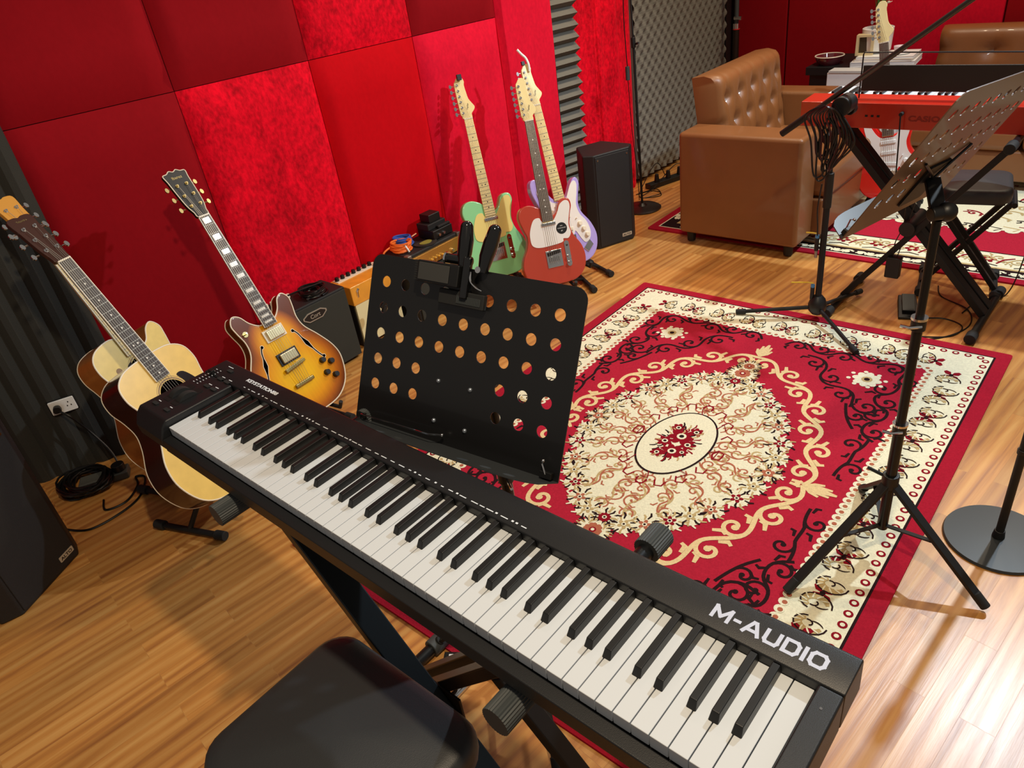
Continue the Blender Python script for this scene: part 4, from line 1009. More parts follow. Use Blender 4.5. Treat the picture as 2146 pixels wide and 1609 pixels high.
def main_rug():
    g = Rug(.0082); HX, HY = .80, 1.090
    Fx = Matrix.Diagonal((-1, 1, 1, 1)); Fy = Matrix.Diagonal((1, -1, 1, 1)); ALL = [Matrix.Identity(4), Fx, Fy, Fx @ Fy]; ID = [Matrix.Identity(4)]
    def rc(x, y): return [(-x, -y), (x, -y), (x, y), (-x, y)]
    g.T = ID
    g.poly(rc(HX - .046, HY - .046), 2, 1); g.poly(rc(HX - .053, HY - .053), 1, 2)
    ix, iy = .578, .855
    g.poly(rc(ix, iy), 0, 3)
    # scalloped inner rim and bead rows
    def along(x, y, step, fn):
        for (a, b) in (((-x, -y), (x, -y)), ((x, -y), (x, y)), ((x, y), (-x, y)), ((-x, y), (-x, -y))):
            L_ = math.dist(a, b); k = round(L_ / step)
            for i in range(k):
                t = (i + .5) / k; fn(a[0] + (b[0] - a[0]) * t, a[1] + (b[1] - a[1]) * t, ((b[0] - a[0]) / L_, (b[1] - a[1]) / L_))
    along(ix + .003, iy + .003, .029, lambda x, y, d: g.disc(x, y, .0145, 1, 4, 12))
    along(ix + .006, iy + .006, .029, lambda x, y, d: (g.disc(x, y, .0075, 7, 5, 8)))
    along(HX - .071, HY - .071, .042, lambda x, y, d: (g.disc(x, y, .0125, 4, 3, 12), g.disc(x, y, .0065, 1, 4, 8)))
    # border flowers and feathered shells
    bxm, bym = .652, .925
    def four(x, y, d):
        a = math.atan2(d[1], d[0])
        for k in range(4):
            t = a + k * PI / 2 + PI / 4; p = []
            for u, v in ((.0, .0), (.018, .011), (.034, .007), (.036, -.004), (.020, -.011)):
                p.append((x + u * math.cos(t) - v * math.sin(t), y + u * math.sin(t) + v * math.cos(t)))
            g.poly(p, 4, 4)
        g.disc(x, y, .0075, 2, 5, 8)
    along(bxm + .0, bym + .0, .152, four)
    for cx_, cy_ in ((bxm, bym), (-bxm, bym), (bxm, -bym), (-bxm, -bym)): pass
    def shell(x, y, d, sg):
        """curled tan feather with a dark rim and pale barbs"""
        a = math.atan2(d[1], d[0]); ca, sa = math.cos(a), math.sin(a)
        def T_(u, v): return (x + u * ca - v * sg * sa, y + u * sa + v * sg * ca)
        for q in (-1, 1):
            c = (q * .036, .006 * q)
            def arc(r0, r1, t0, t1, n=12): return [T_(c[0] + q * (r0 + (r1 - r0) * i / n) * math.cos(R(t0 + (t1 - t0) * i / n)), c[1] + (r0 + (r1 - r0) * i / n) * 1.25 * math.sin(R(t0 + (t1 - t0) * i / n))) for i in range(n + 1)]
            g.ribbon(arc(.027, .016, -80, 150), .021, 5, 4)
            g.ribbon(arc(.037, .025, -95, 165), .0042, 2, 5, False)
            g.ribbon(arc(.012, .006, 150, 330), .004, 2, 5, False)
            for k in range(6):
                t = -50 + k * 34; g.ribbon([T_(c[0] + q * r_ * math.cos(R(t + o)), c[1] + r_ * 1.25 * math.sin(R(t + o))) for r_, o in ((.015, 12), (.024, 2), (.032, -4))], .0045, 1, 6)
            g.ribbon(arc(.010, .030, 200, 265, 6), .0038, 2, 5)
    k = 0
    for (a, b) in (((-bxm, -bym), (bxm, -bym)), ((bxm, -bym), (bxm, bym)), ((bxm, bym), (-bxm, bym)), ((-bxm, bym), (-bxm, -bym))):
        L_ = math.dist(a, b); kk = round(L_ / .152); d = ((b[0] - a[0]) / L_, (b[1] - a[1]) / L_)
        for i in range(1, kk):
            t = i / kk; x, y = a[0] + (b[0] - a[0]) * t, a[1] + (b[1] - a[1]) * t
            shell(x, y, d, 1)
            pass
    g.T = ALL
    # corner spandrels of dark scrolls round a small cream flower
    g.vine(spline([(.55, .32), (.50, .42), (.535, .52), (.47, .60), (.53, .70), (.50, .80), (.42, .815)], False), .047, .0105, 2, 4)
    g.vine(spline([(.535, .33), (.505, .25), (.535, .17), (.505, .09)], False), .044, .0105, 2, 4)
    g.vine(spline([(.42, .815), (.32, .83), (.23, .80), (.13, .835), (.05, .80)], False), .044, .0105, 2, 4)
    g.vine(spline([(.52, .48), (.44, .50), (.38, .56), (.30, .60), (.25, .70), (.16, .76)], False), .050, .0105, 2, 4)
    g.vine(spline([(.47, .36), (.44, .44), (.40, .50)], False), .040, .0105, 2, 4)
    g.flower(.41, .685, .052, (1, 5, 2), 5, 8)
    for k_ in range(8):
        a = k_ * PI / 4 + .3; g.disc(.41 + .064 * math.cos(a), .685 + .052 * math.sin(a), .0085, 1, 5, 7)
    # golden scroll ring with finials
    ring = spline([(0, .655), (.10, .60), (.21, .53), (.30, .42), (.365, .29), (.415, .16), (.445, .0)], False, 8)
    g.vine(ring, .055, .0155, 3, 5, turns=1.0)
    for fx in (0, 1):
        for s_ in (-1, 1):
            for k_, (l, o) in enumerate(((.055, .030), (.075, .017), (.085, .0))):
                b0 = (0, .665 + k_ * .008) if fx == 0 else (.448 + k_ * .008, 0)
                e = (s_ * o, b0[1] + l) if fx == 0 else (b0[0] + l, s_ * o)
                g.ribbon([b0, ((b0[0] + e[0]) / 2 + (s_ * .006 if fx == 0 else 0), (b0[1] + e[1]) / 2 + (s_ * .006 if fx else 0)), e], .013, 3, 5)
    # cream medallion with a floral rim
    med = [(0, .45), (.085, .44), (.145, .39), (.20, .335), (.25, .265), (.295, .18), (.32, .085), (.332, 0)]
    md = spline(med, False, 5)
    g.T = ID
    full = md + [(x, -y) for x, y in reversed(md[:-1])]; full = full + [(-x, y) for x, y in reversed(full[1:-1])]
    g.poly(full, 1, 5)
    g.T = ALL
    rnd = random.Random(5)
    for i in range(0, 9):
        t = i / 8 * (len(md) - 1); p = md[int(t)]; sc = 1.0
        x, y = p[0] * sc, p[1] * sc
        g.disc(x, y, .040, 1, 6, 16)
        for q in range(15):
            a = q * 2 * PI / 15 + i * .4; r0 = .034 + .008 * (q % 2)
            g.ribbon([(x + r0 * .6 * math.cos(a), y + r0 * .6 * math.sin(a)), (x + r0 * 1.0 * math.cos(a + .12), y + r0 * 1.0 * math.sin(a + .12)), (x + r0 * 1.3 * math.cos(a), y + r0 * 1.3 * math.sin(a))], .0075, (2, 1, 5)[q % 3], 7)
        g.flower(x, y, .021, ((4, 5, 7)[i % 3], 1, 2), 8, 5, i)
    for y, rr in ((.515, .056), (.575, .040)):
        g.disc(0, y, rr, 1, 6, 18)
        for q in range(18):
            a = q * PI / 9; g.ribbon([(rr * .75 * math.cos(a), y + rr * .75 * math.sin(a)), (rr * 1.2 * math.cos(a + .1), y + rr * 1.2 * math.sin(a + .1))], .006, (2, 5)[q % 2], 7)
        g.flower(0, y, rr * .55, (7, 4, 1), 8, 6, .2)
    # rust arabesques inside the medallion
    for pth in ([(0, .20), (.04, .27), (.02, .34), (.07, .42)], [(.06, .19), (.12, .24), (.11, .31), (.18, .36)], [(.10, .15), (.17, .17), (.21, .24), (.26, .26)], [(.12, .06), (.18, .08), (.23, .13), (.28, .14)], [(.125, 0), (.19, .02), (.25, .05), (.30, .03)]):
        p = spline(pth, False, 6); g.vine(p, .034, .0062, 7, 6, step=.06); g.vine([(x + .008, y + .012) for x, y in p], .030, .0072, 5, 6, step=.075, leaf=False)
    for q in range(5):
        a = q * PI / 8; x, y = .155 * math.cos(a), .23 * math.sin(a)
        g.ribbon([(x - .02, y), (x - .008, y + .026), (x + .014, y + .018), (x + .016, y - .006)], .006, 4, 7, False)
    # centre oval with a bouquet
    g.T = ID
    g.disc(0, 0, .125, 2, 9, 48, .192); g.disc(0, 0, .118, 1, 10, 48, .185)
    for x, y, r in ((0, .035, .046), (.012, -.055, .040), (-.038, -.015, .030), (.042, .0, .030), (-.034, .075, .026), (.034, .08, .026), (-.03, -.085, .024), (.045, -.045, .022)):
        g.flower(x, y, r, (4, 1, 2), 11, 7, x * 30)
    for q in range(60):
        a = q * 2.4; rr = .06 + .048 * ((q * 7) % 5) / 5; x, y = rr * .85 * math.cos(a), rr * 1.25 * math.sin(a)
        g.ribbon([(x * .7, y * .7), (x * .88 + .005, y * .88), (x, y)], .0065, (2, 5, 4)[q % 3], 11)
    for q in range(8):
        a = q * PI / 4; g.ribbon([(.118 * math.cos(a), .185 * math.sin(a)), (.150 * math.cos(a + .1), .22 * math.sin(a + .1)), (.150 * math.cos(a - .1), .22 * math.sin(a - .1))], .005, 4, 11)
    base = MB().prism(rrect(-HX, -HY, HX, HY, .012), 0.0, .0083, mi=6)
    g.mb.v, g.mb.f, g.mb.mi = base.v + g.mb.v, base.f + [tuple(i + len(base.v) for i in f) for f in g.mb.f], base.mi + g.mb.mi
    return g.mb
mb = main_rug(); M = Matrix.Translation((.300, 1.424, 0)) @ Matrix.Rotation(R(.6), 4, 'Z')
o = mb.xf(M).build('area_rug', RM); tag(o, 'red oriental rug with cream medallion and border under the music stands', 'rug')

def far_rug():
    g = Rug(.0082); g.T = [Matrix.Identity(4)]
    X0, X1, Y0, Y1 = -.90, 1.75, 3.155, 4.75
    def rc(m_): return [(X0 + m_, Y0 + m_), (X1 - m_, Y0 + m_), (X1 - m_, Y1 - m_), (X0 + m_, Y1 - m_)]
    for m_, mi in ((.048, 1), (.055, 2), (.125, 5), (.140, 1), (.30, 2), (.308, 0)): g.poly(rc(m_), mi, 1 + (m_ * 20) * .5)
    z = 6
    for k in range(15):
        x = X0 + .18 + k * .165; g.vine(spline([(x, Y0 + .09), (x + .08, Y0 + .075), (x + .14, Y0 + .095)], False), .022, .012, 1, z)
        g.flower(x + .05, Y0 + .22, .034, (4, 5, 1), z, 5, k); g.vine(spline([(x - .04, Y0 + .18), (x + .04, Y0 + .26), (x + .12, Y0 + .2)], False), .036, .008, 5, z)
        g.ribbon([(x + .09, Y0 + .18), (x + .11, Y0 + .23), (x + .15, Y0 + .26)], .012, 4, z)
        g.ribbon([(x + .0, Y0 + .15), (x + .05, Y0 + .17), (x + .10, Y0 + .155)], .007, 2, z)
    for k in range(8):
        y = Y0 + .18 + k * .17; g.vine(spline([(X0 + .09, y), (X0 + .075, y + .08), (X0 + .095, y + .14)], False), .022, .012, 1, z)
        g.flower(X0 + .22, y + .05, .034, (4, 5, 1), z, 5, k)
    cx_, cy_ = .50, 4.08
    g.disc(cx_, cy_, .82, 1, 8, 60, .36)
    for q in range(60):
        a = q * PI / 30; g.disc(cx_ + .82 * math.cos(a), cy_ + .36 * math.sin(a), .034, 1, 8, 10)
        g.ribbon([(cx_ + .70 * math.cos(a), cy_ + .31 * math.sin(a)), (cx_ + .78 * math.cos(a + .06), cy_ + .34 * math.sin(a + .06)), (cx_ + .83 * math.cos(a), cy_ + .37 * math.sin(a))], .012, (2, 5, 4)[q % 3], 9)
    for q in range(40):
        a = q * PI / 20; rr = .25 + .15 * (q % 4); g.vine(spline([(cx_ + rr * math.cos(a), cy_ + rr * .42 * math.sin(a)), (cx_ + (rr + .14) * math.cos(a + .12), cy_ + (rr + .14) * .42 * math.sin(a + .12))], False, 4), .036, .011, (5, 2, 4)[q % 3], 10)
    base = MB().prism(rrect(X0, Y0, X1, Y1, .012), 0.0, .0083, mi=6)
    g.mb.v, g.mb.f, g.mb.mi = base.v + g.mb.v, base.f + [tuple(i + len(base.v) for i in f) for f in g.mb.f], base.mi + g.mb.mi
    return g.mb
tag(far_rug().build('area_rug', RM), 'second red and cream rug in front of the leather sofas', 'rug')

# ------------------------------------------------------------------ speakers
GRILLE = mat('speaker_grille', '#1b1b1c', 0.6, bump=.4, bump_scale=900)
def loudspeaker(label, corner, dirv, w_=.26, dp=.27, h=.53, logo_y=.3):
    """corner = floor point at viewer-left end of the front; dirv = direction along the front"""
    d = V((*dirv, 0)).normalized(); M = frame((*corner, 0), d, (-d.y, d.x, 0), (0, 0, 1))
    t = thing('loudspeaker', label, 'speaker', M=M)
    c = .045
    body = [(0, 0), (w_, 0), (w_ + c, c), (w_ - .03, dp), (.03, dp), (-c, c)]
    MB().prism(body, 0, h).build('cabinet', mat('speaker_cabinet', '#161617', 0.55, bump=.3, bump_scale=500), t, bevel=.008)
    MB().prism([(.006, -.004), (w_ - .006, -.004), (w_ - .006, .004), (.006, .004)], .012, h - .012).build('grille', GRILLE, t, bevel=.003)
    F = frame((w_ - .075, -.0045, .035), (1, 0, 0), (0, 0, 1))
    MB().prism(rrect(0, 0, .062, .020, .003), 0, .0016, M=F).build('badge', mat('badge_beige', '#b7a891', 0.4), t)
    text('badge_lettering', 'ALTO', .0155, F @ Matrix.Translation((.006, .0045, .0017)), mat('badge_dark', '#2b201a', 0.5), t, sx=1.25, bold=.0004)
    for x in (.02, w_ - .02):
        MB().cyl((x, -.006, h - .03), (x, -.002, h - .03), .005, n=12).build('screw', CHROME, t)
    return t
loudspeaker('black floor loudspeaker at the left frame edge beside the coiled cable', (-.973, -.352), (-.51, .86), w_=.26, dp=.25, h=.555)
loudspeaker('black floor loudspeaker beside the lilac guitar in front of the velvet column', (-.983, 2.79), (.40, .92), w_=.225, dp=.24, h=.53)
s = [o for o in bpy.data.objects if o.name.startswith('loudspeaker')]

# ------------------------------------------------------------------ amplifiers
TOLEX = mat('black_tolex', '#151515', 0.6, bump=.4, bump_scale=600)
def coil(name, c, r, n, tr, m, parent, flat=.5, seed=1, M=None, ell=1.0):
    rnd = random.Random(seed); p = []; K = n * 18
    for i in range(K + 1):
        a = 2 * PI * i / 18; q = i / K
        rr = r * (1 + .16 * math.sin(i * .37 + seed) + .08 * math.sin(i * .91)); z = tr + flat * tr * 2 * (i / 18) * .55 + .35 * tr * math.sin(i * .7)
        p.append((c[0] + rr * math.cos(a), c[1] + rr * ell * math.sin(a), c[2] + z))
    if M is not None: p = [M @ V(q) for q in p]
    return MB().tube(p, tr, 7).build(name, m, parent, smooth=True)
def amp(name, label, x_front, y0, y1, h, dp, rz=0):
    t = thing(name, label, 'amplifier', (x_front, (y0 + y1) / 2, 0)); w_ = y1 - y0
    MB().bx((-dp, -w_ / 2, .012), (-.008, w_ / 2, h)).build('cabinet', TOLEX, t, bevel=.008)
    for a in (-dp + .03, -.04):
        for b in (-w_ / 2 + .035, w_ / 2 - .035):
            MB().cyl((a, b, 0), (a, b, .014), .012, n=12).build('foot', RUBBER, t)
    return t, w_
t, w_ = amp('guitar_amplifier', 'black practice amplifier with white badge behind the sunburst guitar', -1.285, .935, 1.285, .36, .19)
MB().bx((-.012, -w_ / 2 + .008, .02), (0, w_ / 2 - .008, .350)).build('grille', mat('amp_grille_cloth', '#30322c', 0.85, bump=.3, bump_scale=800), t, bevel=.002)
F = frame((.0005, -.012, .30), (0, 1, 0), (0, 0, 1))
MB().prism([(-.062, 0), (-.035, -.019), (.035, -.019), (.062, 0), (.062, .010), (.035, .024), (-.035, .024), (-.062, .010)], 0, .003, M=F).build('badge', mat('badge_silver', '#a9a79c', 0.35, 0.5), t)
MB().prism([(-.055, .001), (-.033, -.014), (.033, -.014), (.055, .001), (.055, .008), (.033, .019), (-.033, .019), (-.055, .008)], .003, .0036, M=F).build('badge_field', BLACK, t)
text('badge_lettering', 'Cort', .026, F @ Matrix.Translation((0, -.006, .0037)), mat('badge_silver', '#a9a79c', 0.35, 0.5), t, align='CENTER', bold=.0005)
for k in range(6):
    MB().cyl((-.155, -.165 + k * .028, .36), (-.155, -.165 + k * .028, .378), .009, .008, n=14).build('control_knob', CREAM, t, bevel=.001)
MB().bx((-.09, -.165, .3605), (-.06, -.115, .3615)).build('paper_tag', WHITE, t)
for k in range(2):
    MB().bx((-.13, .06 + k * .02, .36), (-.12, .07 + k * .02, .37)).build('switch', CREAM, t)
c_ = thing('cable_coil', 'coil of black cable lying on top of the black practice amplifier', 'cable', (-1.36, 1.17, .362))
coil('coil', (0, 0, 0), .055, 7, .0038, CABLE, c_, .8, 2); coil('coil', (.01, -.03, .01), .04, 4, .0038, CABLE, c_, .8, 5)
MB().tube(spline([(.0, .05, .03), (-.03, -.08, .03), (-.05, -.15, .02), (-.08, -.17, .012)], False), .0038, 7).build('cable_tail', CABLE, c_, smooth=True)
MB().cyl((.02, -.04, .01), (.045, -.065, .008), .006).build('jack_plug', CHROME, c_, smooth=True)

t, w_ = amp('guitar_amplifier', 'small orange wooden amplifier with cream grille between two black amplifiers', -1.335, 1.335, 1.60, .315, .16)
OR = mat('orange_wood', '#eba030', 0.35, coat=.4, noise_amt=.12, noise_scale=16)
MB().bx((-.152, -w_ / 2 - .002, .225), (.004, w_ / 2 + .002, .318)).build('wooden_top', OR, t, bevel=.004)
MB().bx((-.01, -w_ / 2 + .006, .02), (.002, w_ / 2 - .006, .225)).build('grille', mat('cream_grille_cloth', '#ece2b0', 0.8, bump=.3, bump_scale=700), t)
MB().bx((-.140, -w_ / 2 + .01, .318), (-.095, w_ / 2 - .01, .322)).build('control_panel', CREAM, t)
for k in range(7):
    MB().cyl((-.12, -.11 + k * .033, .322), (-.12, -.11 + k * .033, .340), .011, .009, n=14).build('control_knob', BLACK, t, bevel=.001)
MB().tube([(.0, -.10, .26), (.004, -.10, .29), (.004, -.09, .30)], .006, 8).build('switch', CHROME, t, smooth=True)

t, w_ = amp('guitar_amplifier', 'black amplifier with a gold control panel beside the mint green guitar', -1.245, 1.635, 1.985, .365, .18)
BR = mat('brushed_gold_panel', '#c59345', 0.3, 0.6)
MB().bx((-.010, -w_ / 2 + .014, .02), (.0, w_ / 2 - .014, .27)).build('grille', mat('amp_grille_cloth', '#30322c', 0.85), t)
MB().bx((-.010, -w_ / 2 + .016, .28), (.004, w_ / 2 - .016, .348)).build('control_panel', BR, t, bevel=.002)
for k in range(8):
    MB().cyl((.004, -.135 + k * .024, .300), (.018, -.135 + k * .024, .300), .008, .007, n=14).build('control_knob', GOLD, t, bevel=.001)
MB().cyl((.004, .10, .300), (.014, .10, .300), .008, n=12).build('input_jack', CHROME, t, smooth=True)
for s_ in (-1, 1):
    MB().bx((-.03, s_ * (w_ / 2 - .008) - .012, .345), (.002, s_ * (w_ / 2 - .008) + .012, .368)).build('corner_guard', mat('corner_metal', '#8f8b84', 0.4, .8), t, bevel=.003)
t = thing('effects_unit', 'stack of small black effects boxes standing on the gold-panel amplifier', 'effects box', (-1.33, 1.905, .368))
MB().bx((-.06, -.065, 0), (.055, .065, .045)).build('lower_box', BLACK, t, bevel=.004)
MB().bx((-.055, -.07, .045), (.03, .05, .075)).build('middle_box', TOLEX, t, bevel=.004)
MB().bx((-.05, -.045, .075), (.02, .03, .115)).build('upper_box', BLACK, t, bevel=.004)
for y in (-.03, .0):
    MB().cyl((.055, y, .02), (.064, y, .02), .007, n=12).build('jack_socket', CHROME, t, smooth=True)
MB().bx((.03, -.02, .046), (.05, .06, .058)).build('side_module', TOLEX, t, bevel=.003)
t = thing('leather_strap', 'narrow tan and black strap lying on the gold-panel amplifier under the boxes', 'strap', (-1.30, 1.80, .366))
MB().prism(spline([(-.03, -.05), (.02, -.05), (.05, 0), (.03, .05), (-.02, .03)], True, 4), .0, .006).build('strap_pad', mat('black_leather', '#2a2622', .6), t)
MB().prism(spline([(-.01, -.03), (.015, -.03), (.03, 0), (.015, .03), (-.01, .02)], True, 4), .006, .009).build('strap_patch', mat('olive_leather', '#8d8437', .6), t)
ORC = mat('orange_cable', '#f0742a', .45); BLC = mat('blue_cable', '#2f55a8', .45)
t = thing('cable_coil', 'bright orange instrument cable coiled on the gold-panel amplifier', 'cable', (-1.345, 1.69, .366))
coil('coil', (0, 0, 0), .048, 7, .0052, ORC, t, .9, 3, ell=.95)
MB().tube(spline([(-.03, -.02, .03), (-.03, -.08, .02), (-.03, -.10, -.0), (-.02, -.115, -.06)], False), .0045, 7).build('cable_tail', ORC, t, smooth=True)
MB().tube([(.04, -.012, .034), (.058, -.012, .012), (.06, -.01, .004)], .0045, 6).build('tie_wrap', WHITE, t, smooth=True)
t = thing('cable_coil', 'blue instrument cable coiled behind the orange one on the gold-panel amplifier', 'cable', (-1.395, 1.745, .366))
coil('coil', (0, 0, 0), .040, 7, .0050, BLC, t, .9, 8)
MB().tube([(.03, 0, .036), (.045, 0, .02), (.045, 0, .006)], .0048, 6).build('tie_wrap', WHITE, t, smooth=True)
MB().cyl((.0, .055, .02), (.012, .078, .03), .006).build('jack_plug', mat('copper_plug', '#e2a58c', .3, .8), t, smooth=True)
t = thing('microphone_stand', 'short black microphone on a low stand in front of the orange amplifier', 'microphone', (-1.19, 1.385, 0))
MB().cyl((0, 0, 0), (0, 0, .012), .055, n=28).build('base', MATTE, t, bevel=.003)
MB().cyl((0, 0, .012), (0, 0, .21), .007).build('pole', mat('amber_tube', '#8a4a18', .35), t, smooth=True)
MB().cyl((0, 0, .20), (.0, .02, .235), .013).build('microphone_clip', BLACK, t, bevel=.002)
MB().cyl((-.01, .0, .225), (.01, .05, .27), .0125, .017).build('microphone_body', BLACK, t, smooth=True)
MB().sphere((.012, .056, .275), .019, 8).build('microphone_head', RUBBER, t, smooth=True)

# ------------------------------------------------------------------ leather sofas
LEA = mat('tan_leather', '#85552f', 0.38, coat=.15, noise_amt=.05, noise_scale=8, bump=.15, bump_scale=500)
def soft_box(parent, name, a, b, rad, m, n=10, puff=0.0):
    mb = MB().bx(a, b); o = mb.build(name, m, parent, bevel=rad, seg=4); return o
def tufted(parent, wid, hgt, th, m, cols, rows, name='backrest', roll=.06):
    """tufted back in local x (width), z up, front facing -y"""
    nx, nz = cols * 10, rows * 10; vs = []
    def f(x, z):
        d = 0.0
        px, pz_ = wid / cols, hgt * .8 / rows
        for j in range(rows):
            for i in range(-1, cols + 1):
                bxx = (i + .5 + (.5 if j % 2 else 0)) * px; bz = (j + .75) * pz_
                r2 = ((x - bxx) / px) ** 2 + ((z - bz) / pz_) ** 2
                d += .030 * math.exp(-r2 * 26) + .012 * math.exp(-abs(x - bxx) / px * 14) * math.exp(-abs(z - bz) / pz_ * 1.1)
        return d
    for j in range(nz + 1):
        for i in range(nx + 1):
            x, z = wid * i / nx, hgt * j / nz
            e = min(x, wid - x); ed = .03 * math.exp(-e / .018)
            top = max(0, (z - (hgt - roll)) / roll); y = -th + f(x, z) + ed + (roll * (1 - math.sqrt(max(0, 1 - top * top))) if top > 0 else 0)
            y = min(y, -.02); vs.append((x, y, z))
    fs = [(j * (nx + 1) + i, j * (nx + 1) + i + 1, (j + 1) * (nx + 1) + i + 1, (j + 1) * (nx + 1) + i) for j in range(nz) for i in range(nx)]
    loop = [i for i in range(nx + 1)] + [j * (nx + 1) + nx for j in range(1, nz + 1)] + [nz * (nx + 1) + i for i in range(nx - 1, -1, -1)] + [j * (nx + 1) for j in range(nz - 1, 0, -1)]
    back = []
    for k in loop: back.append(len(vs)); vs.append((vs[k][0], 0.0, vs[k][2]))
    for k in range(len(loop)): fs.append((loop[k], loop[(k + 1) % len(loop)], back[(k + 1) % len(loop)], back[k]))
    fs.append(tuple(back))
    return MB().add(vs, fs).build(name, m, parent, smooth=True)
# first sofa: faces +x, arms at y 3.04 and 4.0
t = thing('leather_sofa', 'tan leather armchair sofa with buttoned back beside the red digital piano', 'sofa', (-.62, 3.04, .0095))
soft_box(t, 'armrest', (0, 0, .055), (.655, .20, .595), .022, LEA)
soft_box(t, 'armrest', (0, .95, .055), (.655, 1.12, .59), .022, LEA)
soft_box(t, 'seat_base', (.03, .20, .055), (.70, .95, .25), .015, LEA)
soft_box(t, 'seat_cushion', (.12, .205, .25), (.725, .945, .41), .04, LEA)
b_ = tufted(t, .74, .47, .16, LEA, 5, 3)
b_.location = (.03, .21, .35); b_.rotation_euler = (R(-8), 0, R(90))
for a in (.05, .60):
    for b in (.05, 1.05):
        MB().cyl((a, b, 0), (a, b, .058), .022, .026, n=14).build('leg', MATTE, t)
# second sofa faces the camera along the back wall
t = thing('leather_sofa', 'wide tan leather sofa along the back wall in the top right corner', 'sofa', (.05, 4.30, .0095))
soft_box(t, 'seat_base', (0, .03, .055), (1.9, .75, .22), .015, LEA)
for k in range(3):
    soft_box(t, 'seat_cushion', (.06 + k * .60, 0, .22), (.65 + k * .60, .55, .345), .04, LEA)
for k in range(3):
    b_ = tufted(t, .60, .46, .20, LEA, 2, 2); b_.location = (.02 + k * .605, .80, .28); b_.rotation_euler = (R(-6), 0, 0)
for a in (.06, 1.8):
    for b in (.08, .7):
        MB().cyl((a, b, 0), (a, b, .058), .022, .026, n=14).build('leg', MATTE, t)

# ------------------------------------------------------------------ side table and what is on it
t = thing('side_table', 'black side table in the far corner between the two sofas', 'table', (-.34, 4.86, 0))
MB().bx((-.27, -.22, .55), (.29, .22, .60)).build('table_top', MATTE, t, bevel=.004)
MB().bx((-.25, -.20, .02), (.27, .20, .55)).build('cabinet', BLACK, t, bevel=.004)
for a in (-.24, .26):
    for b in (-.19, .19): MB().bx((a - .015, b - .015, 0), (a + .015, b + .015, .022)).build('foot', BLACK, t)
PAPER = mat('white_paper', '#f6f6f4', .6)
zt = .60
def book(x, y, z, w_, d_, h, rz, label, m=PAPER, cover=WHITE):
    t = thing('book', label, 'book', (x, y, z), R(rz), 'white books and papers piled on the side table')
    MB().bx((-w_ / 2 + .003, -d_ / 2 + .002, .002), (w_ / 2 - .002, d_ / 2 - .002, h - .002)).build('pages', m, t)
    MB().bx((-w_ / 2, -d_ / 2, h - .002), (w_ / 2, d_ / 2, h)).build('cover', cover, t); MB().bx((-w_ / 2, -d_ / 2, 0), (w_ / 2, d_ / 2, .002)).build('cover', cover, t)
    MB().bx((-w_ / 2 - .001, -d_ / 2, 0), (-w_ / 2 + .002, d_ / 2, h)).build('spine', cover, t)
book(-.16, 4.76, zt, .36, .24, .030, 6, 'thick white book at the bottom of the pile on the side table')
book(-.155, 4.76, zt + .030, .33, .22, .012, 2, 'thin beige covered book in the middle of the pile on the side table', PAPER, mat('beige_cover', '#b9a58c', .6))
book(-.15, 4.76, zt + .042, .32, .21, .014, 4, 'thin white book topping the pile on the side table')
t = thing('white_box', 'large white box standing on its side against the front of the side table', 'box', (-.22, 4.52, 0))
MB().bx((-.19, -.045, .04), (.25, .04, .60)).build('carton', PAPER, t, bevel=.004)
MB().bx((-.18, -.05, .60), (.245, .045, .612)).build('lid', mat('box_grey', '#cfccc6', .6), t)
for a in (-.17, .23): MB().bx((a - .02, -.04, 0), (a + .02, .035, .042)).build('foot', BLACK, t)
t = thing('flower_pot', 'white round flower pot with green stems and white blossoms on the side table', 'flower pot', (-.24, 4.80, zt + .056))
MB().lathe([(.06, 0), (.084, .015), (.090, .14), (.085, .143), (.080, .135), (.080, .12), (.0001, .118)]).build('pot', WHITE, t, smooth=True)
GR = mat('leaf_green', '#4d7d34', .5); 
for k in range(5):
    a = k * 1.3; MB().tube(spline([(.01 * math.cos(a), .01 * math.sin(a), .11), (.016 * math.cos(a), .016 * math.sin(a), .25), (.05 * math.cos(a), .04 * math.sin(a), .48)], False, 5), [.006] * 10 + [.004], 7).build('stem', GR, t, smooth=True)
for k in range(6):
    a = k * 1.05; z = .30 + .03 * k
    MB().prism(spline([(0, 0), (.012, .05), (.009, .12), (0, .17), (-.009, .12), (-.012, .05)], True, 4), -.0008, .0008, M=Matrix.Translation((0, 0, .13)) @ Matrix.Rotation(a, 4, 'Z') @ Matrix.Rotation(R(78), 4, 'X')).build('leaf', GR, t)
PET = mat('white_petal', '#f7f3ea', .5)
for k in range(5):
    a = k * 1.9; c0 = V((.035 * math.cos(a), .03 * math.sin(a), .27 + .035 * k)); mb = MB()
    for q in range(5):
        b = q * 2 * PI / 5; mb.prism(spline([(0, 0), (.009, .012), (.006, .027), (-.006, .027), (-.009, .012)], True, 3), 0, .001, M=Matrix.Translation(c0) @ Matrix.Rotation(b, 4, 'Z') @ Matrix.Rotation(R(25), 4, 'X'))
    mb.build('blossom', PET, t)
t = thing('picture_frame', 'small beige framed box with a dark window beside the white flower pot', 'frame', (-.28, 4.72, zt + .056), R(8))
fr = mat('beige_frame', '#d9c596', .5)
MB().bx((-.05, -.03, 0), (.05, .03, .012)).build('frame_rail', fr, t); MB().bx((-.05, -.03, .105), (.05, .03, .117)).build('frame_rail', fr, t)
MB().bx((-.05, -.03, .012), (-.035, .03, .105)).build('frame_post', fr, t); MB().bx((.035, -.03, .012), (.05, .03, .105)).build('frame_post', fr, t)
MB().bx((-.035, .0, .012), (.035, .02, .105)).build('picture', mat('dark_picture', '#4a3a28', .4), t)
t = thing('glass_ashtray', 'low reddish glass dish with pale rim on the left end of the side table', 'dish', (-.50, 4.74, zt))
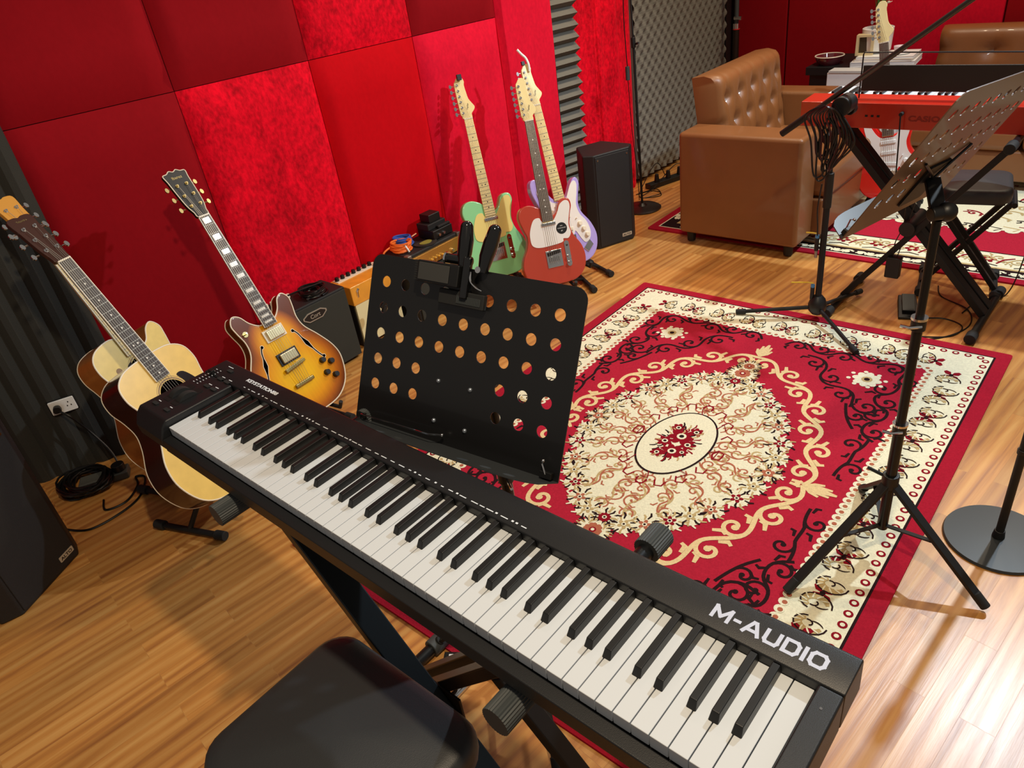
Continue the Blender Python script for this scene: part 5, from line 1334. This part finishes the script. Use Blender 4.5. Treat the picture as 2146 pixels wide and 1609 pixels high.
MB().lathe([(.06, 0), (.085, .03), (.09, .05), (.084, .05), (.075, .03), (.0001, .015)], n=24).build('bowl', mat('ruby_glass', '#6a2730', .1, coat=1), t, smooth=True)
MB().tube([(.087 * math.cos(k * PI / 12), .087 * math.sin(k * PI / 12), .051) for k in range(24)], .004, 6, closed=True).build('rim', CREAM, t, smooth=True)
t = thing('white_cup', 'small white cup with a pink rim right of the flower pot on the side table', 'cup', (-.08, 4.74, zt + .056))
MB().lathe([(.025, 0), (.036, .03), (.038, .045), (.034, .045), (.030, .03), (.0001, .006)], n=24).build('cup_body', mat('pink_white', '#efdfe4', .3), t, smooth=True)
MB().lathe([(.02, -.0), (.055, .004), (.058, .008), (.0001, .006)], n=24).build('saucer', WHITE, t, smooth=True)

# red and white guitar standing by the table
rs = guitar(dict(FENDER, name='electric_guitar', label='bright red electric guitar with white pickguard standing under the red digital piano', M=gM((.24, 3.80, .10), -80, 4, 10), outline=STRAT, body=mat('candy_red_paint', '#e3080c', .2, coat=.7), nut=.79, end=.334, board=mat('grey_brown_rosewood', '#6b5e54', 0.5), mark_mat=PEARL, heel=.33))
strat_hw(rs, PGW, WHITE)
guitar_stand('black folding stand holding the bright red guitar behind the piano', (.24, 3.80), -80, .09, .047, .13, .0, -.2)

# ------------------------------------------------------------------ red digital piano
RD = mat('red_piano_shell', '#bd2f1c', .28, coat=.5)
t = thing('digital_piano', 'red slim digital piano on a black X stand seen from its rear side', 'piano', (.80, 2.85, .756)); x0, x1 = -.66, .66; yb, yf = -.13, .15
MB().add([(x0, yb, 0), (x1, yb, 0), (x1, yf, 0), (x0, yf, 0), (x0, yb, .096), (x1, yb, .096), (x1, yb + .13, .100), (x0, yb + .13, .100), (x1, yf, .06), (x0, yf, .06), (x1, yb + .135, .075), (x0, yb + .135, .075)],
         [(3, 2, 1, 0), (4, 5, 6, 7), (0, 1, 5, 4), (7, 6, 10, 11), (11, 10, 8, 9), (9, 8, 2, 3), (0, 4, 7, 11, 9, 3), (1, 2, 8, 10, 6, 5)]).build('shell', RD, t, bevel=.003)
wk = MB().bx((.0005, .005, .07), (.0230, .150, .0915)).build('white_key', IVORY, t, bevel=.001)
for i in range(52):
    k = wk if i == 0 else wk.copy()
    if i: COL.objects.link(k); k.parent = t
    k.location = (-.611 + i * .0235, .002, .004)
bk = MB().bx((-.0055, .007, .09), (.0055, .10, .104)).build('black_key', BLACK, t, bevel=.0015); first = True
for i in range(51):
    if (i % 7) in (2, 6): continue
    k = bk if first else bk.copy()
    if not first: COL.objects.link(k); k.parent = t
    first = False; k.location = (-.611 + (i + 1) * .0235, .002, .002)
F = frame((-.27 + .03, yb - .0006, .032), (1, 0, 0), (0, 0, 1))
text('brand_lettering', 'CASIO', .028, F @ Matrix.Translation((-.008, .002, 0)), mat('dark_red_print', '#8f1c0e', .4), t, sx=1.35, bold=.001)
mb = MB()
for k in range(3): mb.bx((-.405 + k * .022, yb - .001, .044), (-.395 + k * .022, yb + .001, .052))
mb.build('rear_sockets', BLACK, t)
# music rest and its wire guard
MB().bx((-.45, -.075, .128), (.085, -.066, .222)).build('music_rest', mat('rest_charcoal', '#2a2826', .5), t, bevel=.003)
MB().tube([(-.455, -.07, .10), (-.455, -.07, .262), (-.45, -.07, .268), (.085, -.07, .262), (.09, -.07, .256), (.088, -.07, .10)], .0028, 7).build('wire_guard', BLACK, t, smooth=True)
MB().tube([(-.27, yb, .062), (-.27, yb - .02, .062), (-.268, yb - .026, .05), (-.262, yb - .024, -.05), (-.255, yb - .02, -.20)], .0028, 7).build('power_lead', CABLE, t, smooth=True)
MB().cyl((-.27, yb + .002, .062), (-.27, yb - .022, .062), .007).build('lead_plug', RUBBER, t, smooth=True)
# X stand of the piano
t = thing('keyboard_stand', 'black X stand with wide double legs holding up the red digital piano', 'keyboard stand', (.66, 2.79, 0))
zt = .742
for x in (-.36, .26):
    MB().cyl((x, -.15, zt), (x, .18, zt), .013).build('support_arm', SATIN, t, smooth=True)
    MB().cyl((x, -.20, zt), (x, -.14, zt), .019, n=20).build('rubber_cap', RUBBER, t, bevel=.003)
for y in (-.02, .045): MB().beam((-.36, y, zt - .01), (.27, y, .03), .05, .028).build('leg', MATTE, t, bevel=.003)
MB().beam((.26, -.07, zt - .01), (-.27, -.07, .03), .028, .024).build('leg', MATTE, t, bevel=.003)
MB().cyl((-.045, -.10, .375), (-.045, .08, .375), .03, n=24).build('pivot_disc', BLACK, t, bevel=.002)
for x, ya, yb_ in ((-.27, -.24, .14), (.275, -.22, .22)):
    MB().cyl((x, ya, .021), (x, yb_, .021), .014).build('foot_bar', MATTE, t, smooth=True)
    for y in (ya, yb_): MB().cyl((x, y - .025, .0225), (x, y + .025, .0225), .0215, n=18).build('rubber_foot', RUBBER, t, bevel=.003)
# hanging adapter, pedal
t = thing('power_adapter', 'black power adapter hanging by its cord under the red piano', 'adapter', (.585, 2.70, .205))
MB().bx((-.028, -.018, -.045), (.028, .018, .045)).build('adapter_body', BLACK, t, bevel=.005)
MB().tube(spline([(-.005, 0, .045), (-.01, .01, .10), (.01, .02, .20), (-.01, .0, .42)], False), .0022, 6).build('cord', CABLE, t, smooth=True)
MB().tube(spline([(.008, 0, .045), (.02, .01, .12), (.03, .02, .22), (.06, .02, .40)], False), .0022, 6).build('cord', CABLE, t, smooth=True)
t = thing('sustain_pedal', 'black sustain pedal on the floor under the red piano', 'pedal', (.655, 2.74, 0), R(20))
MB().add([(-.04, -.09, 0), (.04, -.09, 0), (.035, .08, 0), (-.035, .08, 0), (-.04, -.09, .012), (.04, -.09, .012), (.035, .08, .035), (-.035, .08, .035)], [(3, 2, 1, 0), (4, 5, 6, 7), (0, 1, 5, 4), (1, 2, 6, 5), (2, 3, 7, 6), (3, 0, 4, 7)]).build('pedal_base', BLACK, t, bevel=.004)
MB().beam((0, -.06, .025), (0, .05, .05), .05, .01).build('pedal_plate', SATIN, t, bevel=.002)
def cable(label, path, r=.0028, m=CABLE, group=None, name='cable', n=8):
    p = [(q[0], q[1], q[2] if len(q) > 2 else r) for q in path]
    o = MB().tube(spline(p, False, n), r, 6).build(name, m, None, smooth=True); return tag(o, label, 'cable', group)
cable('thin black cable looping on the floor under the red piano', [(.70, 2.67), (.80, 2.72), (.88, 2.68), (.86, 2.58), (.74, 2.52), (.66, 2.50), (.72, 2.48), (.84, 2.56), (.90, 2.70), (.86, 2.84), (.74, 2.92), (.70, 3.02)])
cable('thin black lead hanging down beside the right leg of the piano stand', [(.99, 3.05, .75), (1.0, 3.05, .5), (.99, 3.04, .2), (.96, 3.03, .01), (.88, 2.95), (.85, 2.8)])

# ------------------------------------------------------------------ boom microphone stand on the rug edge
t = thing('boom_microphone_stand', 'black tripod boom microphone stand with hanging leads, standing at the far rug edge', 'microphone stand', (.365, 2.485, .008))
MB().lathe([(.0001, .03), (.022, .032), (.036, .05), (.038, .075), (.030, .10), (.018, .115), (.0001, .118)], n=24).build('hub', BLACK, t, smooth=True)
for fx, fy in ((.057, 2.388), (.437, 2.791), (.600, 2.277)):
    e = V((fx - .365, fy - 2.485, .014)); MB().cyl((0, 0, .062), e, .0085).build('leg', MATTE, t, smooth=True)
    k = (e - V((0, 0, .062))).normalized(); MB().cyl(e - k * .03, e + k * .012, .0125, n=14).build('rubber_foot', RUBBER, t, bevel=.002)
MB().cyl((0, 0, .11), (0, 0, .56), .0125).build('lower_tube', MATTE, t, smooth=True)
MB().cyl((0, 0, .50), (0, 0, .64), .0165).build('clutch', BLACK, t, bevel=.003)
MB().cyl((0, 0, .62), (0, 0, .90), .009).build('upper_tube', MATTE, t, smooth=True)
a = V((-.2006, 0, .7763)); b = V((.49, 0, 1.30)); d = (b - a).normalized()
MB().cyl(a + d * .09, b, .0092).build('boom_arm', mat('black_chrome', '#57534e', .3, .8), t, smooth=True)
MB().cyl(a, a + d * .12, .0125).build('counterweight', MATTE, t, smooth=True)
MB().cyl((.03, -.045, .895), (.03, .035, .895), .035, n=24).build('boom_clutch', BLACK, t, bevel=.006)
MB().cyl((.04, .02, .87), (.04, .055, .87), .02, n=16).build('clutch_knob', BLACK, t, bevel=.004)
lead = [mat('cable_rubber', '#0c0c0c', .38), mat('wine_cable', '#3c1118', .4)]
for k in range(13):
    rnd = random.Random(k); x = -.075 + .011 * k; L0 = .17 + .11 * rnd.random(); w0 = .02 + .02 * rnd.random()
    p = spline([(.0 + x * .4, -.045 - .004 * k, .90), (x - .02, -.05, .86), (x - .01 + w0 * .5, -.045, .90 - L0 * .5), (x * .5 - .01, -.04, .90 - L0), (x * .4 + w0 * .5, -.035, .92 - L0), (x + w0, -.04, .88 - L0 * .45), (.01, -.045, .905)], False, 6)
    MB().tube(p, .0036, 6).build('hanging_lead', lead[k % 3 == 1], t, smooth=True)
MB().tube(spline([(-.02, -.02, .60), (-.028, -.02, .5), (-.022, -.018, .42), (-.02, -.016, .36)], False), .003, 6).build('hanging_lead', CABLE, t, smooth=True)
for z in (.375, .155):
    MB().cyl((-.022, -.012, z - .055), (-.022, -.012, z), .0085, n=14).build('lead_connector', BLACK, t, bevel=.001)
    MB().cyl((-.022, -.012, z), (-.022, -.012, z + .012), .008, n=14).build('blue_ring', mat('blue_tape', '#4b8fc9', .4), t)
    MB().cyl((-.022, -.012, z - .085), (-.022, -.012, z - .055), .006, n=12).build('connector_barrel', mat('connector_grey', '#9a938c', .35, .7), t)
    MB().tube([(-.02, -.012, z + .018), (-.04, -.018, z + .021), (-.065 if z > .2 else -.11, -.02, z + .020 - (0 if z > .2 else .012))], .003, 6).build('yellow_tie', mat('yellow_tape', '#e2c23a', .5), t)

# far thin microphone stand
t = thing('microphone_stand', 'thin black microphone stand on a round base beside the far speaker', 'microphone stand', (-1.118, 3.448, 0))
MB().lathe([(.0001, 0), (.115, 0), (.118, .008), (.10, .018), (.03, .024), (.016, .04), (.0001, .04)], n=36).build('round_base', mat('dark_bronze_base', '#1d1512', .35), t, smooth=True)
MB().cyl((0, 0, .03), (-.015, .0, .95), .0075).build('lower_tube', MATTE, t, smooth=True)
MB().cyl((-.015, 0, .92), (-.04, 0, 1.9), .0055).build('upper_tube', MATTE, t, smooth=True)
MB().cyl((-.015, 0, .945), (-.018, 0, 1.0), .013).build('clutch', BLACK, t, bevel=.002)
MB().tube([(0, 0, .965), (.025, -.01, .972)], .006, 8).build('clutch_screw', BLACK, t)
MB().tube(spline([(-.03, -.0, 1.6), (-.06, -.015, 1.2), (-.055, -.02, .95), (-.05, -.02, .85)], False), .0028, 6).build('hanging_lead', CABLE, t, smooth=True)
MB().cyl((-.05, -.02, .85), (-.05, -.02, .775), .0125, n=14).build('lead_connector', GREYCAP, t, bevel=.002)
MB().tube(spline([(-.05, -.02, .775), (-.045, -.01, .5), (-.02, -.012, .25), (-.01, -.015, .06)], False), .0022, 6).build('hanging_lead', CABLE, t, smooth=True)
# right hand stand with flat round base
t = thing('microphone_stand', 'black straight microphone stand on a flat round base at the right frame edge', 'microphone stand', (1.262, 1.493, 0))
MB().lathe([(.0001, 0), (.132, 0), (.134, .004), (.131, .010), (.0001, .012)], n=56).build('round_base', mat('slate_base', '#33383b', .35, .2), t, smooth=True)
MB().cyl((0, 0, .012), (0, 0, .036), .016, .013).build('collar', BLACK, t, bevel=.002)
MB().cyl((0, 0, .02), (0, 0, .85), .0105).build('lower_tube', MATTE, t, smooth=True)
MB().cyl((0, 0, .30), (0, 0, .315), .0135).build('ring', BLACK, t, bevel=.002)
MB().cyl((0, 0, .82), (0, 0, .90), .015).build('clutch', BLACK, t, bevel=.002)
MB().cyl((0, 0, .88), (0, 0, 1.45), .008).build('upper_tube', MATTE, t, smooth=True)
MB().cyl((0, .0, 1.44), (.03, -.16, 1.50), .014, .018).build('microphone_body', BLACK, t, smooth=True)
MB().sphere((.034, -.185, 1.508), .026, 8).build('microphone_head', mat('mesh_steel', '#7c7c7c', .4, .8), t, smooth=True)
# speaker stand pole in the far corner
t = thing('speaker_stand', 'tall dark pole stand with a chrome and red band behind the tan armchair sofa', 'speaker stand', (-1.24, 4.93, 0))
MB().cyl((0, 0, .30), (0, 0, .81), .021).build('lower_tube', mat('dark_bronze_tube', '#2b1f19', .4, .4), t, smooth=True)
MB().cyl((0, 0, .80), (0, 0, .835), .023).build('chrome_band', CHROME, t, smooth=True)
MB().cyl((0, 0, .795), (0, 0, .802), .024).build('red_band', mat('red_tape', '#c82222', .5), t, smooth=True)
MB().cyl((0, 0, .83), (0, 0, 1.7), .015).build('upper_tube', GREYCAP, t, smooth=True)
MB().cyl((-.01, -.01, .87), (.05, -.02, .87), .012).build('lock_knob', CHROME, t, smooth=True)
MB().lathe([(.0001, .45), (.03, .45), (.045, .48), (.03, .52), (.0001, .52)], n=20).build('hub', BLACK, t, smooth=True)
for k in range(3):
    a = R(100 + 120 * k); MB().cyl((0, 0, .48), (.24 * math.cos(a) * (.45 if k == 0 else .8), .24 * math.sin(a) * .8, .012), .011).build('leg', BLACK, t, smooth=True)

# ------------------------------------------------------------------ power sockets, strips and cables
sp = f0 + fd * -.045 + fn * .016
F = frame((sp.x, sp.y, .292), fd, (0, 0, 1)) @ Matrix.Scale(.62, 4)
t = thing('wall_socket', 'white double power socket with a black plug on the charcoal ribbed foam', 'socket', M=F)
MB().prism(rrect(-.072, -.045, .072, .045, .006), 0, .010).build('face_plate', WHITE, t, bevel=.002)
MB().prism(rrect(-.078, -.05, .078, .05, .004), -.006, 0.0).build('back_box', BLACK, t)
mb = MB()
for x, y in ((.035, .018), (.024, -.006), (.046, -.006)): mb.bx((x - .003, y - .0045, .010), (x + .003, y + .0045, .0106))
mb.build('socket_holes', BLACK, t)
MB().prism(spline([(-.055, -.02), (-.03, -.026), (-.012, -.016), (-.015, .012), (-.035, .02), (-.052, .01)], True, 4), .010, .042).build('plug', BLACK, t, bevel=.004)
a = F @ V((-.03, -.012, .03)); 
pA = Vector((-1.47, .02, .012))
cable('black power lead running down from the wall socket to the power strip', [tuple(a), tuple(a + V((.03, .02, -.03))), (-1.56, .16, .17), (-1.50, .18, .09), (-1.455, .175, .045), (-1.44, .155, .05)], .0042, name='power_lead')
t = thing('power_strip', 'dark grey flat power strip on the floor among the black cable loops', 'power strip', (-1.455, .112, 0), R(62))
MB().bx((-.09, -.032, 0), (.09, .032, .030)).build('strip_body', mat('strip_grey', '#4a4d49', .55), t, bevel=.005)
MB().cyl((.06, 0, .03), (.06, 0, .058), .024, n=20).build('plug', BLACK, t, bevel=.003)
t = thing('cable_coil', 'large loose coil of black cable on the floor by the left speaker', 'cable', (-1.50, .045, .0))
coil('coil', (0, 0, 0), .100, 12, .0042, CABLE, t, .7, 4, ell=.8)
coil('coil', (.03, .02, .02), .090, 5, .0042, CABLE, t, 1.4, 7, ell=.75)
coil('coil', (.015, .02, .012), .075, 5, .0042, CABLE, t, .7, 9, ell=.8)
cable('black cable looping across the floor in front of the power strip', [(-1.33, .05), (-1.26, .03), (-1.24, .10), (-1.30, .17), (-1.36, .19), (-1.32, .21), (-1.22, .14), (-1.19, .05), (-1.20, -.05), (-1.27, -.10), (-1.34, -.12)], .0042)
t = thing('power_strip', 'long black power strip with plugs at the foot of the egg-crate foam', 'power strip', (-1.20, 4.05, 0), R(72))
MB().bx((-.28, -.03, 0), (.28, .03, .035)).build('strip_body', BLACK, t, bevel=.005)
for k in range(5):
    MB().cyl((-.2 + k * .1, 0, .035), (-.2 + k * .1, 0, .085), .018, .012, n=14).build('plug', BLACK, t, bevel=.003)
for k, lb in enumerate(('thin black cable looping highest over the far power strip', 'thin black cable lying nearest the round base of the thin microphone stand')):
    k2 = k * 2
    cable(lb, [(-1.19 + .01 * k2, 3.85 + .12 * k2, .085), (-1.24, 3.82 + .12 * k2, .17 - .04 * k2), (-1.29 + .03 * k2, 3.70 + .03 * k2, .02), (-1.24, 3.62), (-1.20 + .03 * k2, 3.64 + .02 * k2), (-1.16, 3.74), (-1.24, 3.76 + .02 * k2), (-1.30, 3.66)], .0028)
t = thing('floor_box', 'tiny black adapter with a white label on the floor beside the near stand foot', 'adapter', (.275, .318, 0), R(35))
MB().bx((-.022, -.016, 0), (.022, .016, .018)).build('adapter_body', BLACK, t, bevel=.002)
MB().bx((-.008, -.008, .018), (.008, .008, .0185)).build('label_sticker', WHITE, t)
cable('thin black cable dropping from the long keyboard to the floor', [(.93, .20, .80), (.95, .20, .5), (.92, .15, .2), (.95, .08, .02), (1.05, .0), (1.15, -.1)], .0022)

# ------------------------------------------------------------------ small pieces become sub-parts of the part they sit on
def base(o): return o.name.split('.')[0]
def centre(o):
    vs = [v.co for v in o.data.vertices]; return (sum(vs, V()) / max(1, len(vs))) if vs else V()
SUBS = {'fret': ('fingerboard',), 'fret_marker': ('fingerboard',), 'nut': ('fingerboard',), 'tuner_post': ('headstock',), 'tuning_peg': ('headstock',), 'headstock_logo': ('headstock',),
        'headstock_binding': ('headstock',), 'saddle': ('bridge_plate',), 'badge_lettering': ('badge',), 'badge_field': ('badge',), 'rubber_foot': ('leg', 'foot_bar', 'floor_rail'), 'rubber_cap': ('support_arm',),
        'sticker_lettering': ('round_sticker',), 'clip_tip': ('page_clip',), 'rivet': ('bracket',), 'jaw_ribs': ('jaw_pad',), 'face_plate': ('clamp_block',), 'grip_teeth': ('clamp_block',), 'lever_tip': ('lever',),
        'slider_knob': ('slider_slot',), 'control_wheel': ('wheel_slot',), 'tie_wrap': ('coil',), 'clutch_screw': ('clutch',), 'blue_ring': ('lead_connector',), 'connector_barrel': ('lead_connector',),
        'yellow_tie': ('lead_connector',), 'microphone_head': ('microphone_body',), 'rosette_emblem': ('soundboard',), 'strap_patch': ('strap_pad',), 'barrel_collar': ('pivot_barrel',), 'collar_ring': ('collar',), 'thumb_screw': ('collar', 'hub'),
        'brand_lettering': ('shell', 'case'), 'model_lettering': ('case',), 'key_legends': ('case',), 'rear_sockets': ('shell',), 'lead_plug': ('power_lead',)}
LABELS = {'binding': 'cream binding line', 'tie_wrap': 'white tie wrap', 'yellow_tie': 'yellow tie', 'blue_ring': 'blue ring', 'chrome_band': 'chrome band', 'red_band': 'red band', 'soundboard': 'pale spruce soundboard',
          'wooden_top': 'orange wooden top', 'neck_binding': 'cream neck binding', 'music_rest': 'charcoal music rest', 'brand_lettering': 'raised lettering', 'rim': 'pale rim', 'paper_tag': 'white paper tag'}
ROOTS = [o for o in bpy.data.objects if o.parent is None and o.type == 'EMPTY']
for r in ROOTS:
    kids = list(r.children)
    for c in kids:
        if c.type != 'MESH' or base(c) not in SUBS: continue
        host = [k for k in kids if base(k) in SUBS[base(c)] and k.type == 'MESH' and k is not c]
        if not host: continue
        cc = centre(c); h = min(host, key=lambda k: min(((v.co - cc).length for v in k.data.vertices), default=9))
        if h.matrix_basis != Matrix.Identity(4) and base(c) != 'rivet': continue
        mb_ = c.matrix_basis.copy(); hm = h.matrix_basis.copy()
        c.parent = h; c.matrix_basis = hm.inverted() @ mb_
for o in bpy.data.objects:
    if o.parent and base(o) in LABELS and 'label' not in o: o['label'] = LABELS[base(o)]
